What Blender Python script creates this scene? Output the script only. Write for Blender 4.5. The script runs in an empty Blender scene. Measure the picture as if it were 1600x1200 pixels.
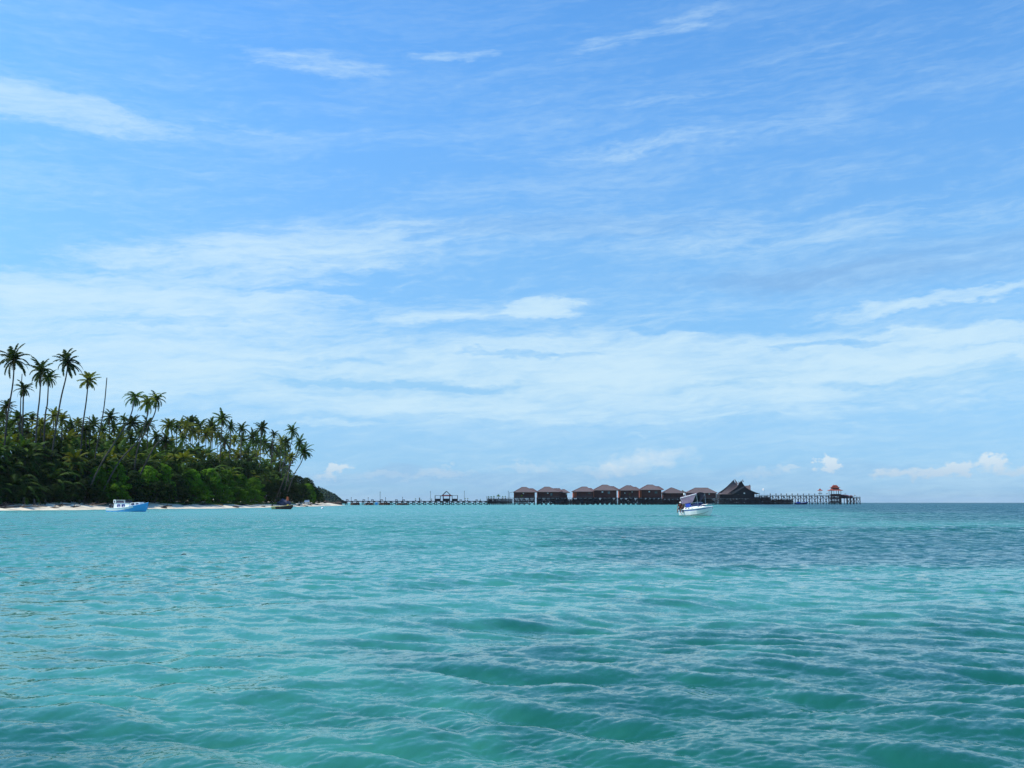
import bpy, bmesh, math, random
import numpy as np
from math import sin, cos, tan, radians as R, pi, atan2, sqrt
from mathutils import Vector, Matrix
random.seed(7)
rng = np.random.default_rng(11)
sc = bpy.context.scene
col = sc.collection

# ---------------------------------------------------------------- camera
F = 1537.0            # focal length in photo pixels (1600 wide)
H = 1.6               # eye height over the water
HOR = 785.3           # horizon row
PITCH = math.atan((HOR-600)/F)
cd = bpy.data.cameras.new('camera'); cam = bpy.data.objects.new('camera', cd); col.objects.link(cam)
cam.location = (0, 0, H); cam.rotation_euler = (pi/2+PITCH, 0, 0)
cd.sensor_width = 36; cd.lens = 36*F/1600; cd.clip_start = .1; cd.clip_end = 60000
sc.camera = cam
FW = Vector((0, cos(PITCH), sin(PITCH))); UP = Vector((0, -sin(PITCH), cos(PITCH)))
def ray(px, py):
    d = FW + Vector((1, 0, 0))*((px-800)/F) + UP*((600-py)/F)
    return d/d.y
def at(px, py, Y):
    return ray(px, py)*Y + Vector((0, 0, H))
def zat(py, Y): return at(800, py, Y).z
def xat(px, Y): return at(px, HOR, Y).x

# ---------------------------------------------------------------- light
SUN_EL, SUN_AZ = R(52), R(-3)      # from the left, a little behind the scene
sdir = Vector((-cos(SUN_EL)*cos(SUN_AZ), cos(SUN_EL)*sin(SUN_AZ), sin(SUN_EL)))
sl = bpy.data.lights.new('sun', 'SUN'); sl.energy = 5.0; sl.angle = R(.53); sl.color = (1, .95, .86)
so = bpy.data.objects.new('sun', sl); col.objects.link(so); so.rotation_euler = sdir.to_track_quat('Z', 'Y').to_euler()
sc.view_settings.view_transform = 'Standard'; sc.view_settings.look = 'None'
sc.view_settings.exposure = 0; sc.view_settings.gamma = 1
sc.cycles.max_bounces = 6; sc.cycles.transparent_max_bounces = 6
sc.cycles.diffuse_bounces = 2; sc.cycles.glossy_bounces = 2

# node helper ------------------------------------------------------
class G:
    def __init__(s, nt): s.nt = nt
    def n(s, t, **k):
        x = s.nt.nodes.new(t)
        for a, b in k.items(): setattr(x, a, b)
        return x
    def put(s, sock, v):
        if isinstance(v, bpy.types.NodeSocket): s.nt.links.new(v, sock)
        elif v is not None:
            if isinstance(v, (tuple, list)) and len(v) == 3 and sock.type == 'RGBA': v = (*v, 1)
            sock.default_value = v
    def m(s, op, a, b=None, c=None, clamp=False):
        x = s.n('ShaderNodeMath', operation=op, use_clamp=clamp)
        s.put(x.inputs[0], a); s.put(x.inputs[1], b)
        if c is not None: s.put(x.inputs[2], c)
        return x.outputs[0]
    def v(s, op, a, b=None, scale=None):
        x = s.n('ShaderNodeVectorMath', operation=op)
        s.put(x.inputs[0], a)
        if b is not None: s.put(x.inputs[1], b)
        if scale is not None: s.put(x.inputs[3], scale)
        return x.outputs[1] if op in ('LENGTH', 'DOT_PRODUCT', 'DISTANCE') else x.outputs[0]
    def sep(s, a):
        x = s.n('ShaderNodeSeparateXYZ'); s.put(x.inputs[0], a); return x.outputs
    def comb(s, a, b, c):
        x = s.n('ShaderNodeCombineXYZ'); s.put(x.inputs[0], a); s.put(x.inputs[1], b); s.put(x.inputs[2], c); return x.outputs[0]
    def noise(s, vec, scale, detail=3, rough=.5, dist=0, dim='3D', col=False):
        x = s.n('ShaderNodeTexNoise', noise_dimensions=dim)
        s.put(x.inputs['Vector'], vec); x.inputs['Scale'].default_value = scale
        x.inputs['Detail'].default_value = detail; x.inputs['Roughness'].default_value = rough
        x.inputs['Distortion'].default_value = dist
        return x.outputs['Color' if col else 'Fac']
    def ss(s, v, a, b, lo=0., hi=1.):
        x = s.n('ShaderNodeMapRange', interpolation_type='SMOOTHSTEP')
        s.put(x.inputs[0], v)
        if a > b: a, b, lo, hi = b, a, hi, lo
        for i, q in enumerate((a, b, lo, hi)): x.inputs[1+i].default_value = q
        return x.outputs[0]
    def mix(s, f, a, b, bt='MIX'):
        x = s.n('ShaderNodeMix', data_type='RGBA', blend_type=bt)
        s.put(x.inputs[0], f); s.put(x.inputs[6], a); s.put(x.inputs[7], b); return x.outputs[2]
    def ramp(s, f, stops):
        x = s.n('ShaderNodeValToRGB'); e = x.color_ramp.elements
        while len(e) < len(stops): e.new(.5)
        for i, (p, c) in enumerate(stops): e[i].position = p; e[i].color = (*c, 1)
        s.put(x.inputs[0], f); return x.outputs[0]

# ---------------------------------------------------------------- sky
world = bpy.data.worlds.new('World'); sc.world = world; world.use_nodes = True
nt = world.node_tree; nt.nodes.clear(); g = G(nt)
sky = g.n('ShaderNodeTexSky', sky_type='NISHITA', sun_disc=False)
sky.sun_elevation = SUN_EL; sky.sun_rotation = atan2(sdir.x, sdir.y)
sky.altitude = 0; sky.air_density = 1.0; sky.dust_density = .6; sky.ozone_density = 1.6
tc = g.n('ShaderNodeTexCoord')
d = list(g.sep(tc.outputs['Generated'])); d[2] = g.m('ABSOLUTE', d[2]); g.put(sky.inputs[0], g.comb(d[0], d[1], d[2]))
hyp = g.m('MAXIMUM', g.m('SQRT', g.m('ADD', g.m('MULTIPLY', d[0], d[0]), g.m('MULTIPLY', d[1], d[1]))), .02)
U = g.m('ARCTAN2', d[0], d[1])                 # azimuth, 0 = north, rises to the right
V = g.m('DIVIDE', d[2], hyp)                   # tangent of elevation
def uv_of(px, py):
    q = ray(px, py); return math.atan2(q.x, q.y), q.z/sqrt(q.x*q.x+q.y*q.y)
TINT = [(0., (.48, 1.04, 2.08)), (.016, (.50, 1.05, 2.05)), (.055, (.58, 1.08, 1.8)), (.12, (.88, 1.32, 1.66)), (.25, (1.06, 1.64, 1.95)), (.38, (1.06, 1.82, 2.3)), (.5, (.96, 1.82, 2.42)), (1., (.9, 1.75, 2.5))]
SKYGAIN = .25
tint = g.ramp(g.m('MULTIPLY', V, 1., clamp=True), [(p_, tuple(q/2.5 for q in c_)) for p_, c_ in TINT])
skyc = g.mix(1., sky.outputs[0], tint, 'MULTIPLY')
# warped coordinates for ragged cloud outlines (azimuth is squeezed: streaks lie along the horizon)
P0 = g.comb(U, V, 0.)
w1 = g.noise(g.comb(g.m('MULTIPLY', U, 5.), g.m('MULTIPLY', V, 14.), 0.), 1., 5, .62, col=True)
w1 = g.v('SUBTRACT', w1, (.5, .5, .5))
w2 = g.v('SUBTRACT', g.noise(g.comb(g.m('MULTIPLY', U, 22.), g.m('MULTIPLY', V, 55.), 4.), 1., 6, .68, col=True), (.5, .5, .5))
PW = g.v('ADD', P0, g.v('ADD', g.v('MULTIPLY', w1, (.17, .050, 0.)), g.v('MULTIPLY', w2, (.09, .026, 0.))))
def blob(px, py, rx, ry, ang=0., soft=1., src=None):
    """soft ellipse in the sky; rx, ry in photo pixels"""
    u0, v0 = uv_of(px, py)
    q = g.v('SUBTRACT', src or PW, (u0, v0, 0.))
    ca, sa = cos(R(ang)), sin(R(ang))
    a = g.v('DOT_PRODUCT', q, (ca*F/rx, sa*F/rx, 0.)); b = g.v('DOT_PRODUCT', q, (-sa*F/ry, ca*F/ry, 0.))
    r2 = g.m('ADD', g.m('MULTIPLY', a, a), g.m('MULTIPLY', b, b))
    return g.ss(r2, 1., 1.-soft)
def total(lst):
    s_ = None
    for w, b in lst:
        t = g.m('MULTIPLY', b, w)
        s_ = t if s_ is None else g.m('ADD', s_, t)
    return s_
PWI = g.v('ADD', P0, g.v('ADD', g.v('MULTIPLY', w1, (.12, .028, 0.)), g.v('MULTIPLY', w2, (.10, .022, 0.))))
wisps = total([
    (.66, blob(60, 172, 250, 32, -2, 1., PWI)), (.5, blob(20, 148, 170, 34, -3, 1., PWI)), (.66, blob(480, 100, 170, 30, 0, 1., PWI)), (.35, blob(350, 70, 130, 14, -6, 1., PWI)),
    (.62, blob(720, 88, 85, 15, 3, 1., PWI)), (.42, blob(1010, 55, 190, 24, 14, 1., PWI)), (.22, blob(1230, 90, 150, 16, 9, 1., PWI)),
    (.35, blob(360, 195, 150, 12, -3, 1., PWI)), (.3, blob(1090, 155, 170, 15, 2, 1., PWI)), (.3, blob(960, 235, 220, 20, 6, 1., PWI)), (.25, blob(1150, 205, 330, 35, 3, 1., PWI))])
sheet = total([
    (.55, blob(470, 385, 460, 42, 4)), (.5, blob(300, 430, 480, 60, 3)), (.3, blob(560, 350, 340, 14, 2)), (.75, blob(60, 500, 520, 90, 0)),
    (.45, blob(650, 520, 700, 110, 0)), (.55, blob(90, 580, 500, 60, 2)),
    (1.0, blob(850, 476, 95, 26, 2)), (.4, blob(680, 498, 110, 16, 0)), (.55, blob(1180, 560, 520, 80, 0)),
    (.8, blob(1480, 466, 230, 15, 4)), (.75, blob(1530, 520, 210, 18, -3)), (.6, blob(1500, 553, 260, 12, 0)), (.5, blob(1000, 600, 900, 90, 0)),
    (.35, blob(1250, 350, 500, 60, 2)), (.4, blob(510, 666, 90, 8, 0)), (.45, blob(1010, 684, 60, 6, 0)), (.35, blob(1100, 640, 800, 40, 0)),
    (.35, blob(300, 640, 800, 60, 0)),
    (-.6, blob(830, 553, 170, 8, 2)), (-.5, blob(1120, 508, 170, 11, 0)), (-.45, blob(420, 560, 220, 11, 0)), (-.5, blob(620, 602, 280, 10, 0)), (-.55, blob(1340, 528, 180, 8, 3)), (-.45, blob(280, 500, 220, 11, 4)), (-.4, blob(1250, 600, 260, 10, 0)), (-.5, blob(560, 450, 200, 12, 3))])
# streaky texture: fibres drawn out along the horizon
ca_, sa_ = cos(R(5)), sin(R(5))
Ur = g.m('ADD', g.m('MULTIPLY', U, ca_), g.m('MULTIPLY', V, sa_)); Vr = g.m('SUBTRACT', g.m('MULTIPLY', V, ca_), g.m('MULTIPLY', U, sa_))
def fib(su, sv, z, det, rough, warp): return g.noise(g.v('ADD', g.comb(g.m('MULTIPLY', Ur, su), g.m('MULTIPLY', Vr, sv), z), g.v('MULTIPLY', w1, warp)), 1., det, rough)
st = fib(3.2, 24., 0., 8, .64, (.4, 1.3, 0.)); st2 = fib(12., 70., 3., 7, .68, (1.2, 3., 0.)); st3 = fib(45., 210., 5., 5, .6, (2.5, 6., 0.))
tex = g.m('ADD', g.m('ADD', g.m('MULTIPLY', g.m('SUBTRACT', st, .5), 2.0), g.m('MULTIPLY', g.m('SUBTRACT', st2, .5), 1.3)), g.m('MULTIPLY', g.m('SUBTRACT', st3, .5), .55))   # about -1..1
cw = g.m('MULTIPLY', g.ss(g.m('ADD', g.m('MULTIPLY', wisps, 1.1), g.m('MULTIPLY', tex, 1.5)), -.2, 1.9), g.ss(wisps, .0, .55))
cs = g.m('MULTIPLY', g.ss(g.m('ADD', sheet, g.m('MULTIPLY', tex, 1.5)), -.25, 1.85), g.ss(sheet, .0, .9))
ct = g.m('MULTIPLY', g.ss(g.m('ADD', tex, g.m('MULTIPLY', st3, .5)), -.1, 1.2), g.m('MULTIPLY', g.ss(V, .85, .1), .38))
cl = g.m('ADD', g.m('MULTIPLY', cw, .62), g.m('ADD', g.m('MULTIPLY', cs, 1.15), ct))
cl = g.m('SUBTRACT', 1., g.m('POWER', 2.718, g.m('MULTIPLY', cl, -1.3)))
# small cumulus low over the horizon
PC = g.v('ADD', P0, g.v('MULTIPLY', g.v('SUBTRACT', g.noise(g.v('MULTIPLY', P0, (50., 75., 1.)), 1., 5, .62, col=True), (.5, .5, .5)), (.050, .030, 0.)))
cum = total([(.62, blob(527, 733, 24, 11, 25, 1., PC)), (.4, blob(508, 746, 22, 6, 0, 1., PC)), (.85, blob(1293, 725, 18, 14, 0, 1., PC)),
    (.3, blob(1235, 736, 26, 7, 0, 1., PC)), (.75, blob(1490, 731, 40, 13, 8, 1., PC)), (.5, blob(1440, 737, 40, 9, 0, 1., PC)), (.5, blob(1388, 737, 30, 8, 0, 1., PC)),
    (.7, blob(1553, 722, 24, 14, 10, 1., PC)), (.4, blob(1590, 736, 34, 8, 0, 1., PC)), (.28, blob(1010, 720, 90, 18, 8, 1., PC)), (.22, blob(940, 735, 60, 10, 0, 1., PC)),
    (.25, blob(690, 737, 60, 9, 0, 1., PC)), (.2, blob(820, 728, 60, 10, 0, 1., PC)), (.2, blob(1180, 738, 40, 8, 0, 1., PC)), (.18, blob(600, 742, 70, 8, 0, 1., PC))])
cum = g.m('MULTIPLY', cum, g.m('ADD', .8, g.m('MULTIPLY', g.m('SUBTRACT', g.noise(g.v('MULTIPLY', P0, (90., 150., 1.)), 1., 5, .65), .5), 1.6)))
cum = g.m('MAXIMUM', g.m('MINIMUM', g.m('MULTIPLY', cum, 2.1), .85), 0.)
dark = total([(.28, blob(1500, 400, 420, 50, 2)), (.22, blob(900, 360, 330, 26, 0)), (.2, blob(1250, 430, 300, 22, 0)), (.30, blob(1100, 745, 900, 20, 0, 1.)), (.2, blob(640, 745, 300, 16, 0))])
dark = g.m('MULTIPLY', dark, g.ss(tex, .6, -.6, .3, 1.3))
skyc = g.v('SCALE', skyc, scale=SKYGAIN)
skyc = g.mix(g.m('MINIMUM', dark, .6), skyc, (.26, .45, .74))
skyc = g.mix(g.m('MULTIPLY', g.ss(V, .2, .05), .38), skyc, (.40, .64, .86))
skyc = g.mix(cl, skyc, (.66, .87, .99))
skyc = g.mix(cum, skyc, g.mix(g.ss(V, .02, .045), (.50, .66, .82), (.72, .84, .92)))
bg = g.n('ShaderNodeBackground'); g.put(bg.inputs[0], skyc); bg.inputs[1].default_value = 1.0
wo = g.n('ShaderNodeOutputWorld'); nt.links.new(bg.outputs[0], wo.inputs[0])
world.cycles.sampling_method = 'MANUAL'; world.cycles.sample_map_resolution = 512

# ---------------------------------------------------------------- materials
MATS = {}
def mat(name, c1, c2=None, scale=2., rough=.7, spec=.3, stretch=(1, 1, 1), detail=4, var=0., bump=0., trans=0., metal=0.):
    if name in MATS: return MATS[name]
    m = bpy.data.materials.new(name); m.use_nodes = True; nt = m.node_tree; nt.nodes.clear(); g = G(nt)
    b = g.n('ShaderNodeBsdfPrincipled'); o = g.n('ShaderNodeOutputMaterial')
    tc = g.n('ShaderNodeTexCoord')
    vec = g.v('MULTIPLY', tc.outputs['Object'], stretch)
    fac = g.noise(vec, scale, detail, .6)
    c = g.mix(g.ss(fac, .3, .7), c1, c2 or tuple(x*.6 for x in c1))
    if var:
        oi = g.n('ShaderNodeObjectInfo')
        k = g.m('ADD', 1.-var, g.m('MULTIPLY', oi.outputs['Random'], 2*var))
        c = g.v('SCALE', c, scale=k)
    g.put(b.inputs['Base Color'], c); b.inputs['Roughness'].default_value = rough
    b.inputs['Specular IOR Level'].default_value = spec; b.inputs['Metallic'].default_value = metal
    if bump:
        bn = g.n('ShaderNodeBump'); bn.inputs['Strength'].default_value = bump; g.put(bn.inputs['Height'], fac)
        g.put(b.inputs['Normal'], bn.outputs[0])
    if trans:
        t = g.n('ShaderNodeBsdfTranslucent'); g.put(t.inputs[0], g.v('MULTIPLY', c, (1.6, 1.5, .6)))
        mx = g.n('ShaderNodeMixShader'); mx.inputs[0].default_value = trans
        nt.links.new(b.outputs[0], mx.inputs[1]); nt.links.new(t.outputs[0], mx.inputs[2]); nt.links.new(mx.outputs[0], o.inputs[0])
    else: nt.links.new(b.outputs[0], o.inputs[0])
    MATS[name] = m; return m
M = dict(
    frond=mat('palm_frond', (.016, .046, .005), (.048, .092, .009), .35, .7, .08, var=.5, trans=.2),
    frond_y=mat('palm_frond_yellow', (.085, .125, .010), (.12, .125, .014), .5, .7, .08, var=.3, trans=.25),
    frond_dead=mat('palm_frond_dead', (.09, .06, .03), (.13, .09, .045), .8, .85, .1, var=.3),
    trunk=mat('palm_trunk', (.085, .075, .066), (.045, .04, .036), 1.2, .85, .15, (1, 1, 5), var=.2, bump=.3),
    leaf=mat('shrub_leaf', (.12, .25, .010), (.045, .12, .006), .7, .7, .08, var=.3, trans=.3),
    leaf_shade=mat('shrub_leaf_shade', (.010, .030, .004), (.022, .054, .006), .5, .7, .08, var=.3, trans=.2),  # darkened copy of the leaf green, undergrowth shade painted into the colour
    grass=mat('grass_blade', (.09, .17, .02), (.05, .11, .015), .5, .6, .2, trans=.2),
    sand=mat('sand', (.74, .65, .48), (.58, .50, .37), .35, .9, .1, detail=8, bump=.2),
    rock=mat('rubble_rock', (.17, .12, .085), (.06, .045, .04), .9, .9, .1, detail=6, bump=.6, var=.2),
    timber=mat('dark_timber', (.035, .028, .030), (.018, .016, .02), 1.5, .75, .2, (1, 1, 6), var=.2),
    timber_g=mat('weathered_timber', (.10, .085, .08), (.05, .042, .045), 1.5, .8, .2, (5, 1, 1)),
    drift=mat('driftwood', (.20, .16, .13), (.09, .07, .06), 2, .85, .1),
    wall=mat('red_brown_boards', (.115, .028, .020), (.075, .020, .015), 1.2, .7, .2, (1, 1, 7), var=.15),
    orange=mat('orange_boards', (.42, .085, .03), (.33, .06, .022), .8, .7, .2, (1, 1, 6)),
    roof=mat('grey_shingle', (.16, .12, .115), (.095, .072, .07), 1.6, .8, .2, (1, 1, 4), detail=7, var=.1, bump=.3),
    darkroof=mat('dark_shingle', (.055, .042, .045), (.03, .024, .028), 1.6, .8, .2, (1, 1, 4)),
    faded=mat('faded_blue_sheet', (.16, .24, .34), (.10, .16, .24), 2, .7, .2),
    nut=mat('coconut_husk', (.16, .13, .03), (.10, .07, .02), 3, .6, .2),
    ridge=mat('red_ridge_cap', (.12, .03, .035), (.08, .022, .028), 1, .7, .2),
    redroof=mat('red_tile_roof', (.34, .085, .05), (.22, .05, .035), 2, .7, .2, (1, 1, 4)),
    white=mat('white_paint', (.80, .80, .78), (.70, .70, .67), .9, .35, .5),
    cream=mat('cream_paint', (.55, .44, .20), (.44, .34, .15), 1.5, .5, .4),
    blue=mat('blue_paint', (.025, .34, .70), (.03, .28, .60), .8, .35, .5),
    blue2=mat('deep_blue_cover', (.015, .06, .42), (.01, .04, .28), 1.5, .6, .3),
    navy=mat('navy_glass', (.012, .014, .05), (.02, .022, .07), 1, .15, .5),
    black=mat('black_plastic', (.015, .015, .018), (.025, .025, .03), 2, .5, .4),
    red=mat('red_antifouling', (.28, .02, .02), (.2, .02, .02), 2, .6, .3),
    mauve=mat('mauve_canvas', (.21, .17, .23), (.15, .12, .17), 2.5, .85, .1),
    tarp=mat('slate_tarpaulin', (.055, .06, .10), (.10, .10, .15), 1.6, .7, .2, bump=.5),
    brownhull=mat('brown_hull_paint', (.13, .035, .022), (.05, .018, .015), 1.3, .5, .4),
    skin=mat('brown_skin', (.20, .085, .045), (.17, .07, .035), 3, .55, .3),
    hair=mat('black_hair', (.01, .008, .007), None, 3, .6, .2),
    steel=mat('steel_tube', (.55, .56, .58), (.45, .46, .48), 3, .3, .5, metal=.7),
    lamp=mat('frosted_lamp', (.8, .8, .76), (.7, .7, .66), 1, .4, .4),
    window=mat('window_glass', (.10, .13, .13), (.05, .065, .07), .4, .12, .6),
    flower=mat('orange_fabric', (.28, .09, .035), (.2, .06, .03), 2, .8, .1),
    yellow=mat('yellow_plastic', (.75, .50, .03), (.6, .4, .03), 2, .5, .3),
    headland=mat('headland_foliage', (.018, .045, .022), (.03, .06, .03), .05, .9, .1, detail=8),
)

# ---------------------------------------------------------------- mesh helpers
class MB:
    def __init__(s): s.v = []; s.f = []
    def add(s, vs, fs):
        o = len(s.v); s.v += [tuple(p) for p in vs]; s.f += [tuple(i+o for i in f) for f in fs]; return s
    def box(s, x0, x1, y0, y1, z0, z1):
        vs = [(x, y, z) for z in (z0, z1) for y in (y0, y1) for x in (x0, x1)]
        return s.add(vs, [(0, 2, 3, 1), (4, 5, 7, 6), (0, 1, 5, 4), (1, 3, 7, 5), (3, 2, 6, 7), (2, 0, 4, 6)])
    def tube(s, pts, rad, n=6, cap=True):
        pts = [Vector(p) for p in pts]
        if not hasattr(rad, '__len__'): rad = [rad]*len(pts)
        vs = []; fs = []
        for i, p in enumerate(pts):
            t = (pts[min(i+1, len(pts)-1)]-pts[max(i-1, 0)]).normalized()
            a = t.cross(Vector((0, 0, 1)) if abs(t.z) < .9 else Vector((0, 1, 0))).normalized(); b = t.cross(a)
            for k in range(n):
                w = 2*pi*k/n; vs.append(p+(a*cos(w)+b*sin(w))*rad[i])
        for i in range(len(pts)-1):
            for k in range(n):
                q = (k+1) % n; fs.append((i*n+k, i*n+q, (i+1)*n+q, (i+1)*n+k))
        if cap: fs.append(tuple(range(n))[::-1]); fs.append(tuple((len(pts)-1)*n+k for k in range(n)))
        return s.add(vs, fs)
    def bar(s, a, b, r=.1): return s.tube([a, b], r, 4)
    def lathe(s, prof, c=(0, 0, 0), n=12):
        vs = []; fs = []
        for (r, z) in prof:
            for k in range(n): vs.append((c[0]+r*cos(2*pi*k/n), c[1]+r*sin(2*pi*k/n), c[2]+z))
        for i in range(len(prof)-1):
            for k in range(n):
                q = (k+1) % n; fs.append((i*n+k, i*n+q, (i+1)*n+q, (i+1)*n+k))
        return s.add(vs, fs)
    def hip(s, x0, x1, y0, y1, ze, r0, r1, ry, zr, th=.25):
        """hipped roof: eave rectangle at ze, ridge r0..r1 at (ry, zr); has a thickness"""
        e = [(x0, y0, ze), (x1, y0, ze), (x1, y1, ze), (x0, y1, ze)]
        lo = [(x, y, z-th) for x, y, z in e]
        vs = e+[(r0, ry, zr), (r1, ry, zr)]+lo
        return s.add(vs, [(0, 1, 5, 4), (1, 2, 5), (2, 3, 4, 5), (3, 0, 4), (0, 6, 7, 1), (1, 7, 8, 2), (2, 8, 9, 3), (3, 9, 6, 0), (6, 9, 8, 7)])
    def build(s, name, m, parent=None, smooth=False, loc=None):
        me = bpy.data.meshes.new(name); me.from_pydata(s.v, [], s.f); me.update()
        if smooth: me.polygons.foreach_set('use_smooth', [True]*len(me.polygons))
        me.materials.append(m if not isinstance(m, str) else M[m])
        o = bpy.data.objects.new(name, me); col.objects.link(o)
        if parent: o.parent = parent
        if loc is not None: o.location = loc
        return o
def tag(o, label=None, cat=None, group=None, kind=None):
    if label: o['label'] = label
    if cat: o['category'] = cat
    if group: o['group'] = group
    if kind: o['kind'] = kind
    return o
def thing(name, label, cat, loc=(0, 0, 0), rz=0, group=None):
    o = bpy.data.objects.new(name, None); col.objects.link(o); o.empty_display_size = .5
    o.location = loc; o.rotation_euler = (0, 0, rz); return tag(o, label, cat, group)
REG = []
def reg(root, base, px): REG.append((base, px, root)); return root
MARKS = [(12, 'at the left picture edge'), (30, 'under the tallest left palm'), (50, 'under the small left palm'), (70, 'under the close tall pair'), (92, 'under the right leaning tall palm'),
  (118, 'left of the lone yellow palm'), (145, 'at the lone yellow palm'), (168, 'at the bare dead trunk'), (190, 'right of the bare dead trunk'), (212, 'under the first windswept crown'),
  (235, 'under the middle windswept crown'), (256, 'under the last windswept crown'), (275, 'beside the low leaning palm'), (295, 'left of the mid grove cluster'), (315, 'in the mid grove cluster'),
  (335, 'left of the highest mid palm'), (355, 'under the highest mid palm'), (372, 'right of the highest mid palm'), (395, 'left of the starlike crown'), (415, 'under the starlike crown'),
  (435, 'under the small thin palm'), (455, 'under the slender end palm'), (9999, 'by the outermost leaning palm')]
def mark(px): return next(w for lim, w in MARKS if px < lim)
def copy_thing(src, loc, rz=0, scale=1., label=None, group=None, parts=None):
    c = src.copy(); col.objects.link(c); c.location = loc; c.rotation_euler = (0, 0, rz)
    c.scale = (scale,)*3 if not hasattr(scale, '__len__') else scale
    if label: c['label'] = label
    if group: c['group'] = group
    for ch in (parts if parts is not None else src.children):
        k = ch.copy(); col.objects.link(k); k.parent = c
    return c

# ---------------------------------------------------------------- terrain
SH = [(-200, -130), (60, -110), (150, -108), (200, -106), (215, -97), (250, -91), (270, -83), (300, -79), (350, -80), (430, -84), (520, -91), (600, -101), (640, -118), (700, -165), (900, -330), (1400, -700)]
def shore(Y):
    for (a, xa), (b, xb) in zip(SH, SH[1:]):
        if Y <= b: return xa+(xb-xa)*(Y-a)/(b-a)
    return SH[-1][1]
def ground(X, Y):
    k = shore(Y)-X
    wob = .35*sin(X*.21+Y*.13)+.25*sin(Y*.37-X*.11)
    if k < 0: return max(-4, k*.10)
    if k < 14: return k*.15+wob*.35*min(1, k/6)
    return 2.1+(k-14)*.022+wob*.35
xs = np.concatenate([np.arange(-900, -180, 12.), np.arange(-180, -60, 1.5)]); ys = np.concatenate([np.arange(-100, 160, 12.), np.arange(160, 680, 2.5), np.arange(680, 1400, 20.)])
mb = MB(); mb.v = [(float(x), float(y), ground(float(x), float(y))) for y in ys for x in xs]
nx = len(xs); mb.f = [(j*nx+i, j*nx+i+1, (j+1)*nx+i+1, (j+1)*nx+i) for j in range(len(ys)-1) for i in range(nx-1)]
beach = mb.build('island_ground', 'sand', smooth=True); tag(beach, 'pale sand beach and ground of the palm island', kind='structure')
# sea floor far below everything, the water sheet lies above it
# ---------------------------------------------------------------- water
def spectrum(L, N, lo, hi, rms_slope, wind, spread=2., power=3.6, seed=0):
    r = np.random.default_rng(seed)
    k1 = 2*pi*np.fft.fftfreq(N, L/N); kx, ky = np.meshgrid(k1, k1, indexing='xy')
    k = np.sqrt(kx**2+ky**2); k[0, 0] = 1
    lam = 2*pi/k
    band = 1/(1+np.exp((lo-lam)/(lo*.12)))*1/(1+np.exp((lam-hi)/(hi*.12)))
    c = (kx*wind[0]+ky*wind[1])/k
    A = k**(-power/2)*band*(.05+np.abs(c)**spread); A[0, 0] = 0
    h = A*(r.normal(size=(N, N))+1j*r.normal(size=(N, N)))
    z = np.fft.ifft2(h); zx = np.fft.ifft2(1j*kx*h).real; zy = np.fft.ifft2(1j*ky*h).real
    dx = np.fft.ifft2(1j*kx/k*h).real; dy = np.fft.ifft2(1j*ky/k*h).real
    s_ = rms_slope/np.sqrt((zx**2+zy**2).mean())
    return L, N, np.stack([dx*s_, dy*s_, z.real*s_])
def sample(sp, X, Y, rot):
    L, N, a = sp; c, s_ = cos(rot), sin(rot)
    x = (X*c-Y*s_)/L*N; y = (X*s_+Y*c)/L*N
    i = np.floor(x).astype(int); j = np.floor(y).astype(int); fx = x-i; fy = y-j
    i0 = i % N; i1 = (i+1) % N; j0 = j % N; j1 = (j+1) % N
    q = a[:, j0, i0]*(1-fx)*(1-fy)+a[:, j0, i1]*fx*(1-fy)+a[:, j1, i0]*(1-fx)*fy+a[:, j1, i1]*fx*fy
    return q[0]*c+q[1]*s_, -q[0]*s_+q[1]*c, q[2]
FY = 983.7*H
yy = np.concatenate([FY/np.array([.25, .5, .9]), FY/np.array([1.4, 2.2, 3.2])])  # farthest rings
rows = FY/np.concatenate([[.12, .3, .6], np.linspace(1., 26, 90), np.linspace(26.6, 560, 760), np.linspace(565, 1500, 60)])
rows = rows[::-1]
th = np.concatenate([np.linspace(-pi, -R(36), 70)[:-1], np.linspace(-R(36), R(36), 1450), np.linspace(R(36), pi, 70)[1:]])
DD, TT = np.meshgrid(rows, th, indexing='ij')
X = DD*np.sin(TT); Yw = DD*np.cos(TT); Z = np.zeros_like(X)
def fade(D, a, b): t = np.clip((D-a)/(b-a), 0, 1); return 1-t*t*(3-2*t)
bands = [ (spectrum(151., 512, 9, 30, .019, (.25, -.97), 10, 3.6, 1), .10, (150, 400), .8),
          (spectrum(47., 768, 1.4, 9, .052, (.30, -.95), 6, 3.3, 2), -.21, (45, 110), 1.3),
          (spectrum(13.3, 768, .33, 1.5, .145, (-.1, -1.), 3, 3.2, 3), .33, (22, 45), 1.35),
          (spectrum(4.1, 512, .05, .33, .14, (.15, -1.), 1.5, 2.8, 4), -.1, (10, 22), 1.0) ]
DX = np.zeros_like(X); DY = np.zeros_like(X)
gust = .8+.35*np.sin(X*.13+np.sin(Yw*.21)*1.3)*np.sin(Yw*.17+.6)
for sp, rot, (a, b), chop in bands:
    sel = rows < b*1.01
    n_ = int(sel.sum()); w = fade(DD[:n_], a, b)*np.where(rows[:n_] > 0, 1, 1)[:, None]
    dx, dy, dz = sample(sp, X[:n_], Yw[:n_], rot)
    w = w*gust[:n_]
    DX[:n_] -= chop*dx*w; DY[:n_] -= chop*dy*w; Z[:n_] += dz*w
edge = (np.abs(TT) > R(37)); DX[edge] *= .0; DY[edge] *= .0
X += DX; Yw += DY
nr, nc = X.shape
co = np.stack([X, Yw, Z], -1).reshape(-1, 3)
idx = np.arange(nr*nc).reshape(nr, nc)
a = idx[:-1, :-1].ravel(); b = idx[:-1, 1:].ravel(); c = idx[1:, 1:].ravel(); d_ = idx[1:, :-1].ravel()
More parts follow.
